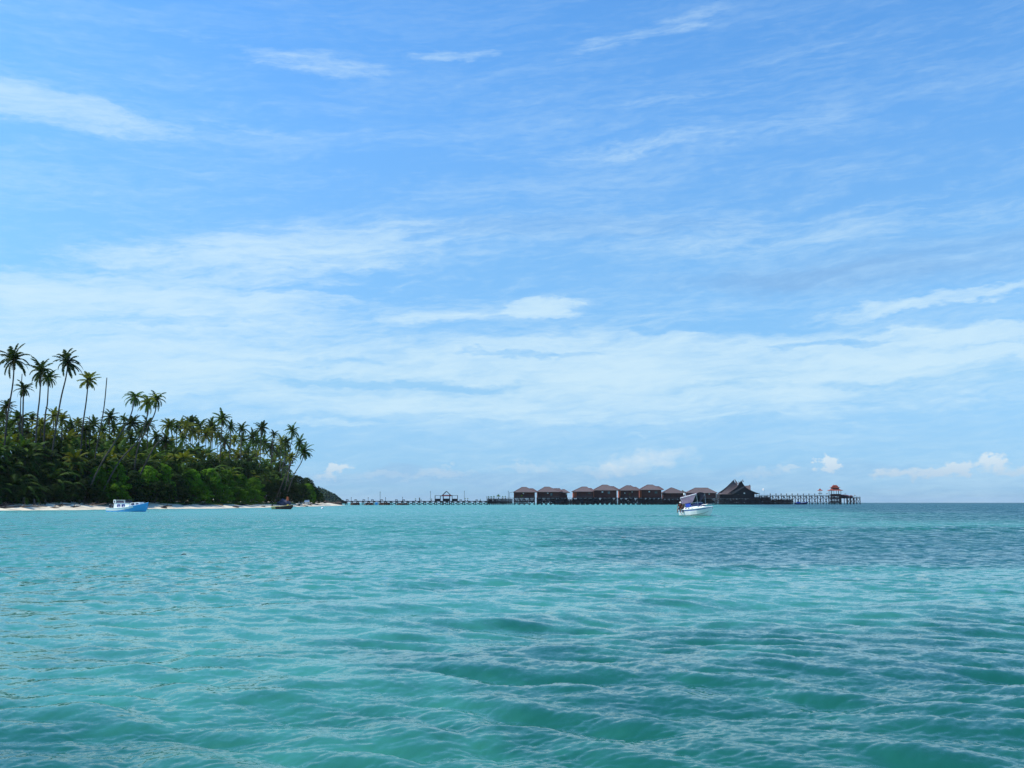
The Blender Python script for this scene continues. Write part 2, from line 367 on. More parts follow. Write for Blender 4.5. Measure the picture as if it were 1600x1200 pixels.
quads = np.stack([a, d_, c, b], 1)
quads = quads[:, ::-1]
me = bpy.data.meshes.new('sea_water'); me.vertices.add(len(co)+1); me.vertices.foreach_set('co', np.concatenate([co.ravel(), [0, 0, 0]]).astype(np.float32))
center = len(co); fan = np.stack([idx[0, :-1], idx[0, 1:], np.full(nc-1, center)], 1)
loops = np.concatenate([quads.ravel(), fan.ravel()]).astype(np.int32)
me.loops.add(len(loops)); me.loops.foreach_set('vertex_index', loops)
nq, nf = len(quads), len(fan)
me.polygons.add(nq+nf)
me.polygons.foreach_set('loop_start', np.concatenate([np.arange(nq)*4, nq*4+np.arange(nf)*3]).astype(np.int32))
me.polygons.foreach_set('use_smooth', np.ones(nq+nf, bool))
me.update(calc_edges=True)
water = bpy.data.objects.new('sea_water', me); col.objects.link(water)
tag(water, 'clear turquoise lagoon water ruffled by small waves', kind='structure')
wm = bpy.data.materials.new('sea_water'); wm.use_nodes = True; nt = wm.node_tree; nt.nodes.clear(); g = G(nt)
geo = g.n('ShaderNodeNewGeometry'); P = geo.outputs['Position']; N = geo.outputs['Normal']
ps = g.sep(P); dist = g.v('LENGTH', P)
# seabed seen through the water: pale sand, weed beds
flat = g.v('MULTIPLY', P, (1, 1, 0))
wn = g.v('SUBTRACT', g.noise(flat, .09, 4, .6, col=True), (.5, .5, .5))
PWt = g.v('ADD', flat, g.v('SCALE', wn, scale=9.)); pw = g.sep(PWt)
wn2 = g.v('SUBTRACT', g.noise(flat, .012, 3, .6, col=True), (.5, .5, .5))
pf = g.sep(g.v('ADD', flat, g.v('SCALE', wn2, scale=120.)))
ax = g.m('DIVIDE', ps[0], g.m('MAXIMUM', ps[1], 3.))
weed = g.m('MULTIPLY', g.m('MULTIPLY', g.ss(pw[1], 23., 28.), g.ss(pw[1], 75., 50.)), g.ss(g.m('SUBTRACT', pw[0], g.m('MULTIPLY', pw[1], .0)), -1., 7.))
weed = g.m('MAXIMUM', g.m('MULTIPLY', weed, .66), g.m('MULTIPLY', g.ss(pf[1], 60., 110.), g.ss(g.m('SUBTRACT', pf[0], g.m('MULTIPLY', pf[1], .20)), 0., 45.)))
near = g.m('MULTIPLY', g.ss(pw[1], 18., 9.), g.ss(pw[0], -4.5, 2.))
near = g.m('MAXIMUM', near, g.m('MULTIPLY', g.ss(pw[1], 8.2, 6.4), .8))
pat = g.noise(flat, .35, 4, .6)
deep = g.m('MAXIMUM', weed, g.m('MULTIPLY', near, .50))
deep = g.m('MINIMUM', g.m('MAXIMUM', g.m('ADD', deep, g.m('MULTIPLY', g.m('SUBTRACT', g.m('ADD', g.m('MULTIPLY', pat, .6), g.m('MULTIPLY', g.noise(flat, 1.3, 3, .6), .4)), .5), 2.0)), 0.), 1.)
c_sand = (.035, .205, .150); c_deep = (.003, .062, .054); c_mid = (.009, .100, .070)
wc = g.ramp(deep, [(0., c_sand), (.42, c_mid), (1., c_deep)])
shal = g.m('MULTIPLY', g.ss(ps[1], 60., 160.), g.ss(g.m('SUBTRACT', pf[0], g.m('MULTIPLY', pf[1], .12)), 30., -60.))
wc = g.mix(g.m('MULTIPLY', shal, .8), wc, (.085, .29, .24))
# slope noise for ripples finer than the mesh
def slope(scale, amt, detail=3, seed=0.):
    q = g.v('SUBTRACT', g.noise(g.v('ADD', g.v('MULTIPLY', flat, (1., 1.25, 0.)), (seed, seed, seed)), scale, detail, .6, col=True), (.5, .5, .5))
    q = g.v('MULTIPLY', q, (1, 1, 0))
    return g.v('SCALE', q, scale=amt)
f1 = g.m('MULTIPLY', g.ss(dist, 6., 24.), .85)
f2 = g.m('MULTIPLY', g.ss(dist, 18., 55.), .85)
f3 = g.m('MULTIPLY', g.ss(dist, 50., 160.), .35)
sl = g.v('ADD', g.v('ADD', slope(11., .30, 3), slope(30., .22, 2, 9.)), slope(3.2, f1, 3, 7.))
sl = g.v('ADD', sl, slope(.9, f2, 3, 3.)); sl = g.v('ADD', sl, slope(.22, f3, 3, 5.))
# unresolved ripples: of all the small facets mostly those that lean to the viewer are seen at a grazing angle
lean = g.v('SCALE', g.v('NORMALIZE', g.v('MULTIPLY', geo.outputs['Incoming'], (1, 1, 0))), scale=g.m('ADD', g.m('MULTIPLY', g.ss(dist, 6., 50.), .17), g.m('MULTIPLY', g.ss(dist, 50., 300.), .05)))
NN = g.v('NORMALIZE', g.v('ADD', g.v('ADD', N, sl), lean))
df = g.n('ShaderNodeBsdfDiffuse'); g.put(df.inputs[0], wc); g.put(df.inputs['Normal'], g.v('NORMALIZE', g.v('ADD', g.v('SCALE', N, scale=.35), (0, 0, .65))))
gl = g.n('ShaderNodeBsdfGlossy'); gl.inputs['Roughness'].default_value = .07; g.put(gl.inputs['Normal'], NN); gl.inputs[0].default_value = (1, 1, 1, 1)
fr = g.n('ShaderNodeFresnel'); fr.inputs[0].default_value = 1.38; g.put(fr.inputs['Normal'], NN)
fac = g.m('MULTIPLY', g.m('MINIMUM', fr.outputs[0], .68), 1.0)
mx = g.n('ShaderNodeMixShader'); nt.links.new(fac, mx.inputs[0]); nt.links.new(df.outputs[0], mx.inputs[1]); nt.links.new(gl.outputs[0], mx.inputs[2])
wo = g.n('ShaderNodeOutputMaterial'); nt.links.new(mx.outputs[0], wo.inputs[0])
me.materials.append(wm)

# ---------------------------------------------------------------- palms
def frond_geo(mb, base, az, el, L, droop, leaf=.62, n=15, w=.13, tw=0.):
    """one feather leaf: a rachis that arcs over and hanging leaflets along both sides"""
    base = Vector(base); h = Vector((cos(az), sin(az), 0)); side = Vector((-sin(az), cos(az), 0))
    pts = []; p = base.copy(); e = el; st = L/n
    for i in range(n+1):
        pts.append(p.copy()); p = p+(h*cos(e)+Vector((0, 0, sin(e))))*st; e -= droop/n*(1+i/n)
        e = max(e, -1.5)
    mb.tube([pts[0], pts[n//3], pts[2*n//3], pts[n]], [.05, .035, .022, .008], 3, False)
    vs = []; fs = []
    for i in range(1, n+1):
        t = i/n; q = pts[i]; tan_ = (pts[i]-pts[i-1]).normalized()
        ll = leaf*sin(pi*min(1, .16+t*.78))**.6*random.uniform(.8, 1.15)
        for sd in (-1, 1):
            up = side.cross(tan_)*-1
            dirn = (side*sd*.80+tan_*.62-Vector((0, 0, 1))*random.uniform(.25, .75)).normalized()
            a = q-tan_*w*.5; b = q+tan_*w*.5; c = q+dirn*ll+tan_*w*.12; dd = q+dirn*ll*.55-tan_*w*.55
            o = len(vs); vs += [a, b, c, dd]; fs.append((o, o+1, o+2, o+3))
    mb.add(vs, fs)
def crown_meshes(kind, seed):
    random.seed(seed); live, dead = MB(), MB()
    if kind == 'tall':
        n = random.randint(21, 25)
        for i in range(n):
            t = i/n; el = R(86)-R(128)*t**.9+random.uniform(-.12, .12)
            frond_geo(live, (0, 0, 0), i*2.39996+random.uniform(-.35, .35), el, random.uniform(3.1, 4.0), random.uniform(.55, 1.15), .80, 15, .30)
        for i in range(random.randint(3, 6)):
            frond_geo(dead, (0, 0, -.15), random.uniform(0, 6.28), R(random.uniform(-65, -35)), random.uniform(1.9, 2.8), .8, .4, 10, .14)
    elif kind == 'wind':
        n = 19
        for i in range(n):
            t = i/n; az = i*2.39996
            az = az+.35*sin(az-.0)      # swept to +x
            el = R(80)-R(125)*t+random.uniform(-.15, .15)
            frond_geo(live, (0, 0, 0), az, el, random.uniform(2.7, 3.9), random.uniform(.7, 1.4), .8, 15, .22)
        for i in range(6):
            frond_geo(dead, (0, 0, -.15), random.uniform(0, 6.28), R(-60), random.uniform(2.4, 3.2), .7, .5, 10, .16)
    elif kind == 'young':
        for i in range(17):
            t = i/17; el = R(84)-R(60)*t+random.uniform(-.1, .1)
            frond_geo(live, (0, 0, 0), i*2.39996+random.uniform(-.3, .3), el, random.uniform(4.6, 6.4), random.uniform(1.2, 2.0), .95, 20, .24)
        for i in range(3):
            frond_geo(dead, (0, 0, 0), random.uniform(0, 6.28), R(10), random.uniform(3.5, 4.5), 1.6, .5, 10, .15)
    return live, dead
def rock(seed, rx, ry, rz, m='rock', n=2):
    bm = bmesh.new(); bmesh.ops.create_icosphere(bm, subdivisions=n, radius=1); r = random.Random(seed)
    for v in bm.verts:
        k = 1+r.uniform(-.2, .2); v.co = Vector((v.co.x*rx*k, v.co.y*ry*k, v.co.z*rz*k))
    mb = MB(); mb.add([v.co.copy() for v in bm.verts], [tuple(v.index for v in f.verts) for f in bm.faces]); bm.free(); return mb
CR = {}
def crown(kind, seed, m):
    k = (kind, seed, m)
    if k not in CR:
        live, dead = crown_meshes(kind, seed)
        a = live.build('crown', m); b = dead.build('dead_fronds', 'frond_dead')
        col.objects.unlink(a); col.objects.unlink(b); CR[k] = (a, b)
    return CR[k]
def put_part(src, parent, loc=(0, 0, 0), rz=0, scale=1., tilt=0):
    c = src.copy(); col.objects.link(c); c.parent = parent; c.location = loc; c.rotation_euler = (0, 0, rz)
    c.scale = (scale,)*3
    if tilt: q = random.Random(int(loc[2]*1000)); c.rotation_euler = (q.uniform(-tilt, tilt), q.uniform(-tilt, tilt), rz); k = q.uniform(.85, 1.15); c.scale = (scale*q.uniform(.9, 1.1), scale*q.uniform(.9, 1.1), scale*k)
    return c
def depth_for(px, k):
    """depth along the sight line through px where the ground is k metres inland"""
    a = (px-800)/F; Y = 200.
    while Y < 1200:
        if shore(Y)-a*Y >= k: return Y
        Y += 1.
    return 1200.
def palm(px, py, base, k, rad, kind='tall', seed=1, m='frond', label=None, group=None, mids=(), rt=.17, name='palm_tree', dead=True, regb=None):
    """px,py: crown centre in the photo; base: (px,py) where the trunk meets the ground; mids: trunk pixels between"""
    Y = depth_for(base[0] if base else px, k)
    bx = base[0] if base else px
    b = at(bx, HOR, Y); b.z = ground(b.x, b.y)
    root = thing(name, label, 'palm tree', (b.x, b.y, b.z), 0, group)
    if regb: reg(root, regb, px)
    dY = random.uniform(-2, 2)
    pts = [Vector((0, 0, -.4))]
    for i, q in enumerate(mids): pts.append(at(q[0], q[1], Y+dY*(i+1)/(len(mids)+1))-b)
    top = at(px, py, Y+dY)-b; pts.append(top)
    # smooth the way through the points
    sm = []
    n = len(pts)
    for i in range(n-1):
        p0 = pts[max(i-1, 0)]; p1 = pts[i]; p2 = pts[i+1]; p3 = pts[min(i+2, n-1)]
        for j in range(6):
            t = j/6; sm.append(.5*((2*p1)+(p2-p0)*t+(2*p0-5*p1+4*p2-p3)*t*t+(3*p1-p0-3*p2+p3)*t**3))
    sm.append(top)
    rr = [rt*(1.35-.6*i/len(sm)) if i > 1 else rt*1.7 for i in range(len(sm))]
    MB().tube(sm, rr, 8).build('trunk', 'trunk', root, True)
    if rad:
        live, dd = crown(kind, seed, m)
        s_ = rad*(Y/F)/(3.0 if kind != 'young' else 4.6)
        rz = random.uniform(0, 6.28) if kind != 'wind' else 0
        put_part(live, root, top, rz, s_, .28)
        if dead: put_part(dd, root, top, rz, s_, .1)
        if regb is None:
            q = random.Random(seed); mb = MB()
            for i in range(12):
                rk = rock(seed*20+i, .2, .2, .24, n=1); c = Vector((q.uniform(-.5, .5), q.uniform(-.5, .5), q.uniform(-.75, -.15))); mb.add([Vector(v_)+c for v_ in rk.v], rk.f)
            mb.build('coconuts', 'nut', root, loc=top)
    return root
random.seed(3)
HERO = [ # px,py,base,mids,k,rad,kind,seed,mat,label
 ((22, 562), (3, 720), [(20, 600), (9, 672)], 22, 23, 'tall', 1, 'frond', 'tallest coconut palm at the far left edge of the grove'),
 ((37, 607), (33, 720), [(36, 640)], 26, 16, 'tall', 2, 'frond', 'smaller palm with drooping crown just right of the leftmost tall palm'),
 ((64, 580), (52, 720), [(62, 620), (57, 670)], 22, 21, 'tall', 3, 'frond', 'full crowned tall palm left of the pair standing close together'),
 ((76, 590), (66, 720), [(74, 630), (70, 660)], 25, 17, 'tall', 4, 'frond', 'slimmer tall palm whose crown overlaps the full crown on its left'),
 ((106, 566), (70, 740), [(103, 590), (92, 640)], 22, 21, 'tall', 5, 'frond', 'tall coconut palm leaning right with an open crown highest against the sky'),
 ((138, 594), (122, 735), [(135, 625), (128, 680)], 20, 16, 'tall', 6, 'frond_y', 'lone tall palm with a small yellow green crown left of the bare trunk'),
 ((211, 620), (128, 770), [(203, 652), (180, 690), (158, 725)], 12, 19, 'wind', 7, 'frond', 'long trunked palm leaning far right over the pale green bush'),
 ((231, 628), (150, 775), [(229, 655), (216, 688), (186, 722)], 12, 17, 'wind', 8, 'frond_y', 'windswept palm with strongly bent trunk left of its close neighbour'),
 ((245, 623), (205, 745), [(242, 645), (229, 672), (214, 706)], 16, 19, 'wind', 9, 'frond', 'windswept palm with ragged hanging fronds at the right of the leaning trio'),
 ((264, 665), (200, 750), [(257, 682), (236, 707)], 14, 15, 'tall', 10, 'frond_y', 'low leaning palm with yellow green crown under the leaning trio'),
 ((347, 654), (340, 720), [(346, 680)], 30, 15, 'tall', 11, 'frond', 'dark palm rising highest in the middle of the grove skyline'),
 ((409, 669), (402, 730), [(408, 690)], 25, 13, 'tall', 12, 'frond', 'palm with starlike crown standing above the right end of the grove'),
 ((428, 678), (421, 725), [(426, 692)], 30, 8, 'tall', 13, 'frond', 'small thin palm alone in the gap right of the starlike crown'),
 ((457, 673), (449, 730), [(456, 690), (453, 705)], 14, 12, 'tall', 14, 'frond', 'slender palm above the clump at the right end of the grove'),
 ((447, 693), (432, 750), [(445, 712)], 14, 12, 'tall', 15, 'frond', 'palm crown half hidden left below the slender end palm'),
 ((468, 692), (428, 758), [(463, 712), (452, 730)], 12, 12, 'tall', 16, 'frond', 'leaning palm just behind the outermost palm over the beach'),
 ((475, 705), (444, 772), [(471, 722), (458, 745)], 9, 14, 'tall', 17, 'frond', 'outermost palm leaning right over the beach with a round crown'),
 ((378, 670), (374, 720), [(377, 690)], 28, 12, 'tall', 18, 'frond', 'grey green palm on the skyline between the two highest dark crowns'),
 ((361, 668), (356, 725), [(360, 690)], 26, 11, 'tall', 19, 'frond', 'dark palm close against the right side of the highest mid grove palm'),
 ((10, 634), (8, 720), [(10, 660)], 34, 13, 'tall', 20, 'frond', 'low dark palm crown at the left picture edge below the tallest palm'),
 ((455, 715), (440, 765), [(452, 735)], 10, 11, 'tall', 21, 'frond_y', 'yellow green palm low in the clump behind the outermost palm'),
]
for (c, b_, mids, k, rad, kind, seed, m, lab) in HERO:
    # mids go from base up
    palm(c[0], c[1], b_, k, rad, kind, seed, m, lab, 'tall palms above the grove', mids[::-1])
# bare, dead trunks that lost their crowns
palm(167, 590, (140, 745), 18, 0, label='bare dead palm trunk without a crown between the leaning palms', group='bare palm trunks', mids=[(150, 706), (162, 640)], name='dead_palm_trunk', rt=.15)
palm(34.5, 584, (30, 700), 30, 0, label='thin bare palm trunk ending above the small left palm', group='bare palm trunks', mids=[(32, 640)], name='dead_palm_trunk', rt=.12)
palm(140, 650, (140, 700), 30, 0, label='short bare palm stub on the skyline below the lone yellow green crown', group='bare palm trunks', name='dead_palm_trunk', rt=.12)

# the grove: skyline crowns read off the photo, then crowns in the mass below them
SKY = [(50, 655, 12), (84, 650, 13), (97, 656, 12), (110, 664, 12), (122, 661, 11), (145, 664, 13), (30, 655, 14), (16, 668, 14), (2, 652, 14), (64, 664, 14), (172, 652, 12), (187, 676, 11), (193, 655, 8), (205, 662, 13), (178, 668, 12),
       (230, 664, 12), (218, 675, 12), (244, 684, 11), (276, 668, 10), (283, 662, 11), (291, 668, 13), (299, 660, 12), (311, 668, 12), (322, 680, 13), (332, 672, 13), (301, 676, 13), (340, 682, 12), (352, 690, 12), (366, 688, 11), (379, 688, 11),
       (394, 684, 11), (402, 690, 10), (413, 693, 12), (424, 700, 12), (435, 704, 12), (446, 712, 12), (388, 700, 12), (330, 664, 10), (258, 690, 11), (268, 690, 12), (160, 672, 13), (134, 672, 12), (285, 685, 12), (204, 682, 12), (440, 690, 10)]
ZONE = lambda px: ('behind the tall palms at the left edge' if px < 90 else 'around the bare dead trunk' if px < 180 else 'behind the leaning windswept trio' if px < 270 else
                   'left of the highest mid grove palm' if px < 345 else 'between the highest mid grove palm and the beach end')
for i, (px, py, r) in enumerate(SKY):
    yel = px in (332, 291, 301, 322, 268, 122, 84) or random.random() < .18
    z = ZONE(px)
    palm(px, py, (px+random.uniform(-6, 3), 0), random.uniform(26, 60), r*random.uniform(1.0, 1.35), 'tall', 21+i % 7, 'frond_y' if yel else 'frond',
         None, 'palms along the grove skyline', dead=random.random() < .6, rt=.15, regb=('yellow green' if yel else 'dark green')+' skyline palm '+mark(px))
def profile(px):   # top of the palm mass
    T = [(-80, 660), (0, 668), (60, 672), (120, 676), (200, 688), (250, 700), (300, 698), (350, 702), (400, 706), (440, 718), (480, 745), (500, 765)]
    for (a, ya), (b, yb) in zip(T, T[1:]):
        if px <= b: return ya+(yb-ya)*(px-a)/(b-a)
    return 770
for i in range(104):      # crowns filling the body of the grove
    px = -50+(i*0.618034 % 1)*505; t = (i+.5)/104
    py = profile(px)+2+t*44+random.uniform(-3, 3)
    k = 46-31*t+random.uniform(-3, 3)
    palm(px, py, (px+random.uniform(-5, 5), 0), max(14, k), random.uniform(17, 23)*(1 if px < 300 else .85), 'tall', 21+i % 7, 'frond' if i % 4 else 'frond_y',
         None, 'palms inside the grove', dead=False, rt=.13, regb=('upper', 'middle', 'lower')[min(2, int(t*3))]+' inner grove palm '+mark(px))
# trunkless young palms with long arching fronds in the dark front of the left half
def young(px, py_top, k, seed, m, tier):
    Y = depth_for(px, k); b = at(px, HOR, Y); b.z = ground(b.x, b.y); top = zat(py_top, Y)
    h = top-b.z
    s_ = min(1.35, h/6.0); stem = max(.3, h-5.3*s_)
    root = thing('young_palm', None, 'palm tree', b, 0, 'young palms in the undergrowth'); reg(root, tier+' young palm with arching fronds '+mark(px), px)
    MB().tube([(0, 0, -.3), (.1, 0, stem*.5), (.05, .1, stem)], [.28, .22, .2], 7).build('trunk', 'trunk', root, True)
    live, dd = crown('young', seed, m); rz = random.uniform(0, 6.28)
    put_part(live, root, (.05, .1, stem), rz, s_)
    put_part(dd, root, (.05, .1, stem), rz, s_)
n = 0
for row, (k, y0, y1) in enumerate([(26, 676, 692), (21, 690, 712), (16, 712, 735), (13, 738, 752)]):
    for i in range(15 if row < 3 else 17):
        px = -60+i*(19 if row < 3 else 15)+random.uniform(-6, 6)+row*5
        if row == 3 and px > 185: continue
        if px > 240: continue
        py = random.uniform(y0, y1)+max(0, px-100)*.12; n += 1
        z = ZONE(px)
        young(px, py, k+random.uniform(-2, 2), 31+n % 4, ('frond', 'leaf_shade', 'frond')[n % 3], ('top row', 'second row', 'third row', 'front row')[row])
for i in range(16):
    px = 235+i*15+random.uniform(-5, 5); z = ZONE(px)
    young(px, 716+random.uniform(-8, 8)+max(0, px-400)*.45, 17+random.uniform(-2, 3), 31+i % 4, 'frond', 'bushside')

# ---------------------------------------------------------------- broadleaf shrubs
def leafball(seed, nleaf):
    """lumpy crown of leaf faces, radius about 1 and height about 1, to be stretched upwards about threefold"""
    r = random.Random(seed); mb = MB(); lobes = []
    for i in range(62):
        z = ((i+.5)/62)**.75; a = i*2.4+r.uniform(-.4, .4); q = r.uniform(.35, .8)*sqrt(max(.05, 1.04-z*z))
        lobes.append((Vector((q*cos(a), q*sin(a), z*.9)), r.uniform(.13, .27)))
    vs = []; fs = []
    for i in range(nleaf):
        c, rad = lobes[i % 62]
        d = Vector((r.gauss(0, 1), r.gauss(0, 1), r.gauss(.25, 1))).normalized(); k = rad*r.uniform(.75, 1.05)
        p = c+Vector((d.x*k, d.y*k, d.z*k*.34))
        if p.z < 0: p.z = abs(p.z)*.5
        nrm = (d+Vector((r.uniform(-.6, .6), r.uniform(-.6, .6), r.uniform(.2, 1.5)))).normalized()
        t = nrm.orthogonal().normalized(); t.rotate(Matrix.Rotation(r.uniform(0, 6.28), 3, nrm)); u = nrm.cross(t)
        s_ = .05*r.uniform(.6, 1.3); o = len(vs)
        m_ = lambda w: Vector((w.x, w.y, w.z*.42))
        vs += [p-m_(t*s_), p-m_(u*s_*.55), p+m_(t*s_), p+m_(u*s_*.55)]; fs.append((o, o+1, o+2, o+3))
    mb.add(vs, fs); return mb
SB = {}
def shrub(px, py_top, wpx, k, m, lab, grp, seed, name='shrub', cat='shrub', regb=None):
    Y = depth_for(px, k); b = at(px, HOR, Y); b.z = ground(b.x, b.y)
    h = zat(py_top, Y)-b.z; w = wpx*Y/F/2*1.3
    key = (seed % 5, m)
    if key not in SB:
        q = leafball(100+key[0], 7000).build('foliage', m)
        st = MB()
        for i in range(5):
            a_ = i*1.256; st.tube([(0.04*cos(a_), .04*sin(a_), -.06), (.2*cos(a_), .2*sin(a_), .3), (.42*cos(a_), .42*sin(a_), .68)], [.03, .02, .008], 5)
        s2 = st.build('stem', 'trunk'); col.objects.unlink(q); col.objects.unlink(s2); SB[key] = (q, s2)
    root = thing(name, lab, cat, b, 0, grp)
    if regb: reg(root, regb, px)
    for q in SB[key]:
        c = q.copy(); col.objects.link(c); c.parent = root; c.scale = (w, max(w*.75, 1.5), h/1.05)
        c.rotation_euler = (0, 0, 0 if seed % 2 else pi)
    return root
# px, top, width, inland, material
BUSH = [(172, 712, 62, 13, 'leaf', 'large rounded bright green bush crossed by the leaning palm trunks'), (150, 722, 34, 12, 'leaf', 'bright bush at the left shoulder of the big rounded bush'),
        (205, 730, 40, 11.5, 'leaf_shade', 'dark bush between the two lower leaning trunks'), (228, 722, 42, 12.5, 'leaf', 'bright leafy tree crown behind the stern canopy of the blue and white boat'),
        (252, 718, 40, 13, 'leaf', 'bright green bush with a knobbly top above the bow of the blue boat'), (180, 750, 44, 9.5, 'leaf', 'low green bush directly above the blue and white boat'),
        (240, 748, 44, 9.5, 'leaf_shade', 'dark low bush above the bow of the blue boat'), (272, 735, 40, 12, 'leaf_shade', 'dark bush right of the knobbly bright bush'),
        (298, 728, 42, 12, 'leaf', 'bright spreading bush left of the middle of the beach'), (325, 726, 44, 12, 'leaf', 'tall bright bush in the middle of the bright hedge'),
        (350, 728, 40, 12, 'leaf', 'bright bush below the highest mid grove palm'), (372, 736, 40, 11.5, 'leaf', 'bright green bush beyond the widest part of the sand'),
        (395, 742, 36, 11, 'leaf', 'bright green bush left of the brown boat'), (415, 748, 32, 11, 'leaf_shade', 'dark rounded bush behind the brown boat stern'),
        (434, 745, 30, 11, 'leaf_shade', 'dark bush behind the tarpaulin of the brown boat'), (452, 748, 30, 10, 'leaf_shade', 'dark bush under the outermost leaning palm'),
        (470, 752, 30, 9.5, 'leaf_shade', 'dark bush right of the outermost palm foot'), (481, 752, 24, 9, 'leaf', 'bright green bush on the slope near the end of the grove'),
        (491, 760, 22, 9, 'leaf_shade', 'dark bush on the falling end of the grove'), (499, 768, 18, 8.5, 'leaf_shade', 'small last bush of the grove beside the headland'),
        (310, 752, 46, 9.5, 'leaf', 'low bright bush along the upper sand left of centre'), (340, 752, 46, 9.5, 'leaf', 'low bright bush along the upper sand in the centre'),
        (368, 758, 40, 9.3, 'leaf', 'low bright bush along the upper sand right of centre'), (282, 756, 34, 9.5, 'leaf_shade', 'low dark bush at the left end of the open sand'),
        (395, 762, 30, 9, 'leaf', 'low bush just behind the grass strip left of the brown boat'), (262, 752, 26, 9, 'leaf_shade', 'low dark bush right above the bow tip of the blue boat'),
        (130, 745, 34, 11, 'leaf_shade', 'dark bush at the foot of the bare dead trunk'), (108, 752, 40, 10, 'leaf_shade', 'dark bush over the shaded sand left of the leaning trunk feet'),
        (78, 756, 42, 10, 'leaf_shade', 'dark bush over the shaded sand with the beach posts'), (45, 756, 42, 10, 'leaf_shade', 'dark bush behind the two pale beach posts'),
        (14, 754, 42, 10, 'leaf_shade', 'dark bush at the left edge of the beach'), (-15, 752, 40, 10, 'leaf_shade', 'dark bush cut by the left picture edge'),
        (212, 762, 34, 8.5, 'leaf_shade', 'low shaded bush behind the cabin of the blue and white boat'), (155, 764, 34, 8.5, 'leaf_shade', 'low shaded bush behind the stern of the blue and white boat')]
for i, (px, py, w, k, m, lab) in enumerate(BUSH):
    shrub(px, py, w, k, m, lab, 'bushes along the beach', i)
# second rank that closes the dark gaps between the front bushes and the palms
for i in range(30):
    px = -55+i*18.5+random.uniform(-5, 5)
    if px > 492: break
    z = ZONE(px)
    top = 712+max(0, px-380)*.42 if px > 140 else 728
    shrub(px, top+random.uniform(-6, 8), random.uniform(36, 48)*(1 if px < 440 else .6), random.uniform(15, 18), 'leaf_shade', None, 'thicket trees inside the grove', i+1, 'thicket_tree', 'tree', 'dark thicket tree '+mark(px))
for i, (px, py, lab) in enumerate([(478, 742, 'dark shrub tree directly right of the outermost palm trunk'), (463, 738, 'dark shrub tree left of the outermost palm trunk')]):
    shrub(px, py, 30, 13, 'leaf_shade', lab, 'bushes along the beach', i+3)

# ---------------------------------------------------------------- things on the beach
def beach_at(px, k):
    Y = depth_for(px, k); b = at(px, HOR, Y); b.z = ground(b.x, b.y); return b
def grass_strip():
    r = random.Random(5); mb = MB(); vs = []; fs = []
    for i in range(9000):
        px = r.uniform(322, 462) if i % 5 else r.uniform(250, 330); k = r.uniform(6.6, 10.5) if i % 5 else r.uniform(8.5, 10.5)
        b = beach_at_fast(px, k); a = r.uniform(0, 6.28); h = r.uniform(.15, .5)*min(1, (k-6.2)/1.5); w = .12
        o = len(vs); vs += [b+Vector((cos(a)*w, sin(a)*w, 0)), b-Vector((cos(a)*w, sin(a)*w, 0)), b+Vector((r.uniform(-.2, .2), r.uniform(-.2, .2), h))]; fs.append((o, o+1, o+2))
    mb.add(vs, fs); o = mb.build('beach_grass', 'grass'); tag(o, 'strip of low green creeping grass above the open sand', 'grass', kind='stuff')
_dc = {}
def beach_at_fast(px, k):
    q = (round(px/3), round(k*2))
    if q not in _dc: _dc[q] = depth_for(q[0]*3, q[1]/2)
    Y = _dc[q]+(px-q[0]*3)*.1; b = at(px, HOR, Y); b.z = ground(b.x, b.y); return b
grass_strip()
POSTS = [(2, 774.5, 9, .42, 1.2, 'thick pale leaning post at the left picture edge'), (24.5, 775, 10, .34, 0, 'pale square topped beach post, left of the pair before the dark grove'),
         (37.5, 777.5, 9, .34, 0, 'pale square topped beach post, right of the pair before the dark grove'), (54, 779.5, 8, .22, .3, 'thin brown post standing in the shaded sand'),
         (70, 781, 8, .2, -.2, 'short grey post in the shade right of the thin brown post'), (124, 782, 8.5, .22, 0, 'short grey post in the shade left of the stern of the blue boat')]
for px, py, k, r_, lean, lab in POSTS:
    b = beach_at(px, k); h = max(1.2, zat(py, b.y)-b.z)
    MB().tube([(lean*-.5, 0, -.5), (lean*-.2, 0, h*.5), (lean*-.5, 0, h)], [r_, r_*.95, r_*.9], 7).build('beach_post', 'timber_g' if r_ < .3 else 'drift').name = 'beach_post'
    o = col.objects[-1]; o.location = b; tag(o, lab, 'post', 'old posts on the shaded beach')
LOGS = [(12, 2.2, 5.5, .25, 4, 'long dark log lying by the water at the left edge'), (40, 3, 5.0, .22, -8, 'dark log lying along the sand under the pale posts'), (8, 5, 3.5, .3, 20, 'thick stump end of log at the left edge of the sand'),
        (62, 4, 3.2, .16, 10, 'thin grey log right of the pale posts'), (88, 2.4, 3.0, .16, -5, 'short pale log at the water edge in front of the dark bushes'), (98, 5, 3.6, .2, 12, 'dark forked log in the shaded sand'),
        (118, 3, 2.6, .18, -14, 'short dark log left of the leaning trunk feet'), (148, 6.5, 5.5, .2, 3, 'long pale fallen trunk behind the stern of the blue boat'), (135, 7, 4.2, .15, -24, 'thin tilted branch under the leaning trunks'),
        (262, 3, 2.4, .2, 5, 'short dark log at the water right of the blue bow'), (290, 5.5, 2.6, .18, -10, 'dark log in the shade at the left of the open sand'), (320, 6, 3.4, .2, 8, 'dark log under the bushes left of the open sand'),
        (380, 5.5, 3.4, .2, 0, 'dark driftwood log on the upper sand in the centre'), (405, 7, 3.6, .2, 10, 'grey log lying before the grass left of the brown boat'), (418, 7, 3.0, .26, -6, 'dark log close left of the tarpaulin heap'),
        (470, 5.2, 3.0, .2, 12, 'dark driftwood right of the brown boat'), (488, 5, 3.4, .22, -8, 'dark driftwood below the last bushes'), (497, 3.5, 3.0, .18, 5, 'thin driftwood near the rubble spit')]
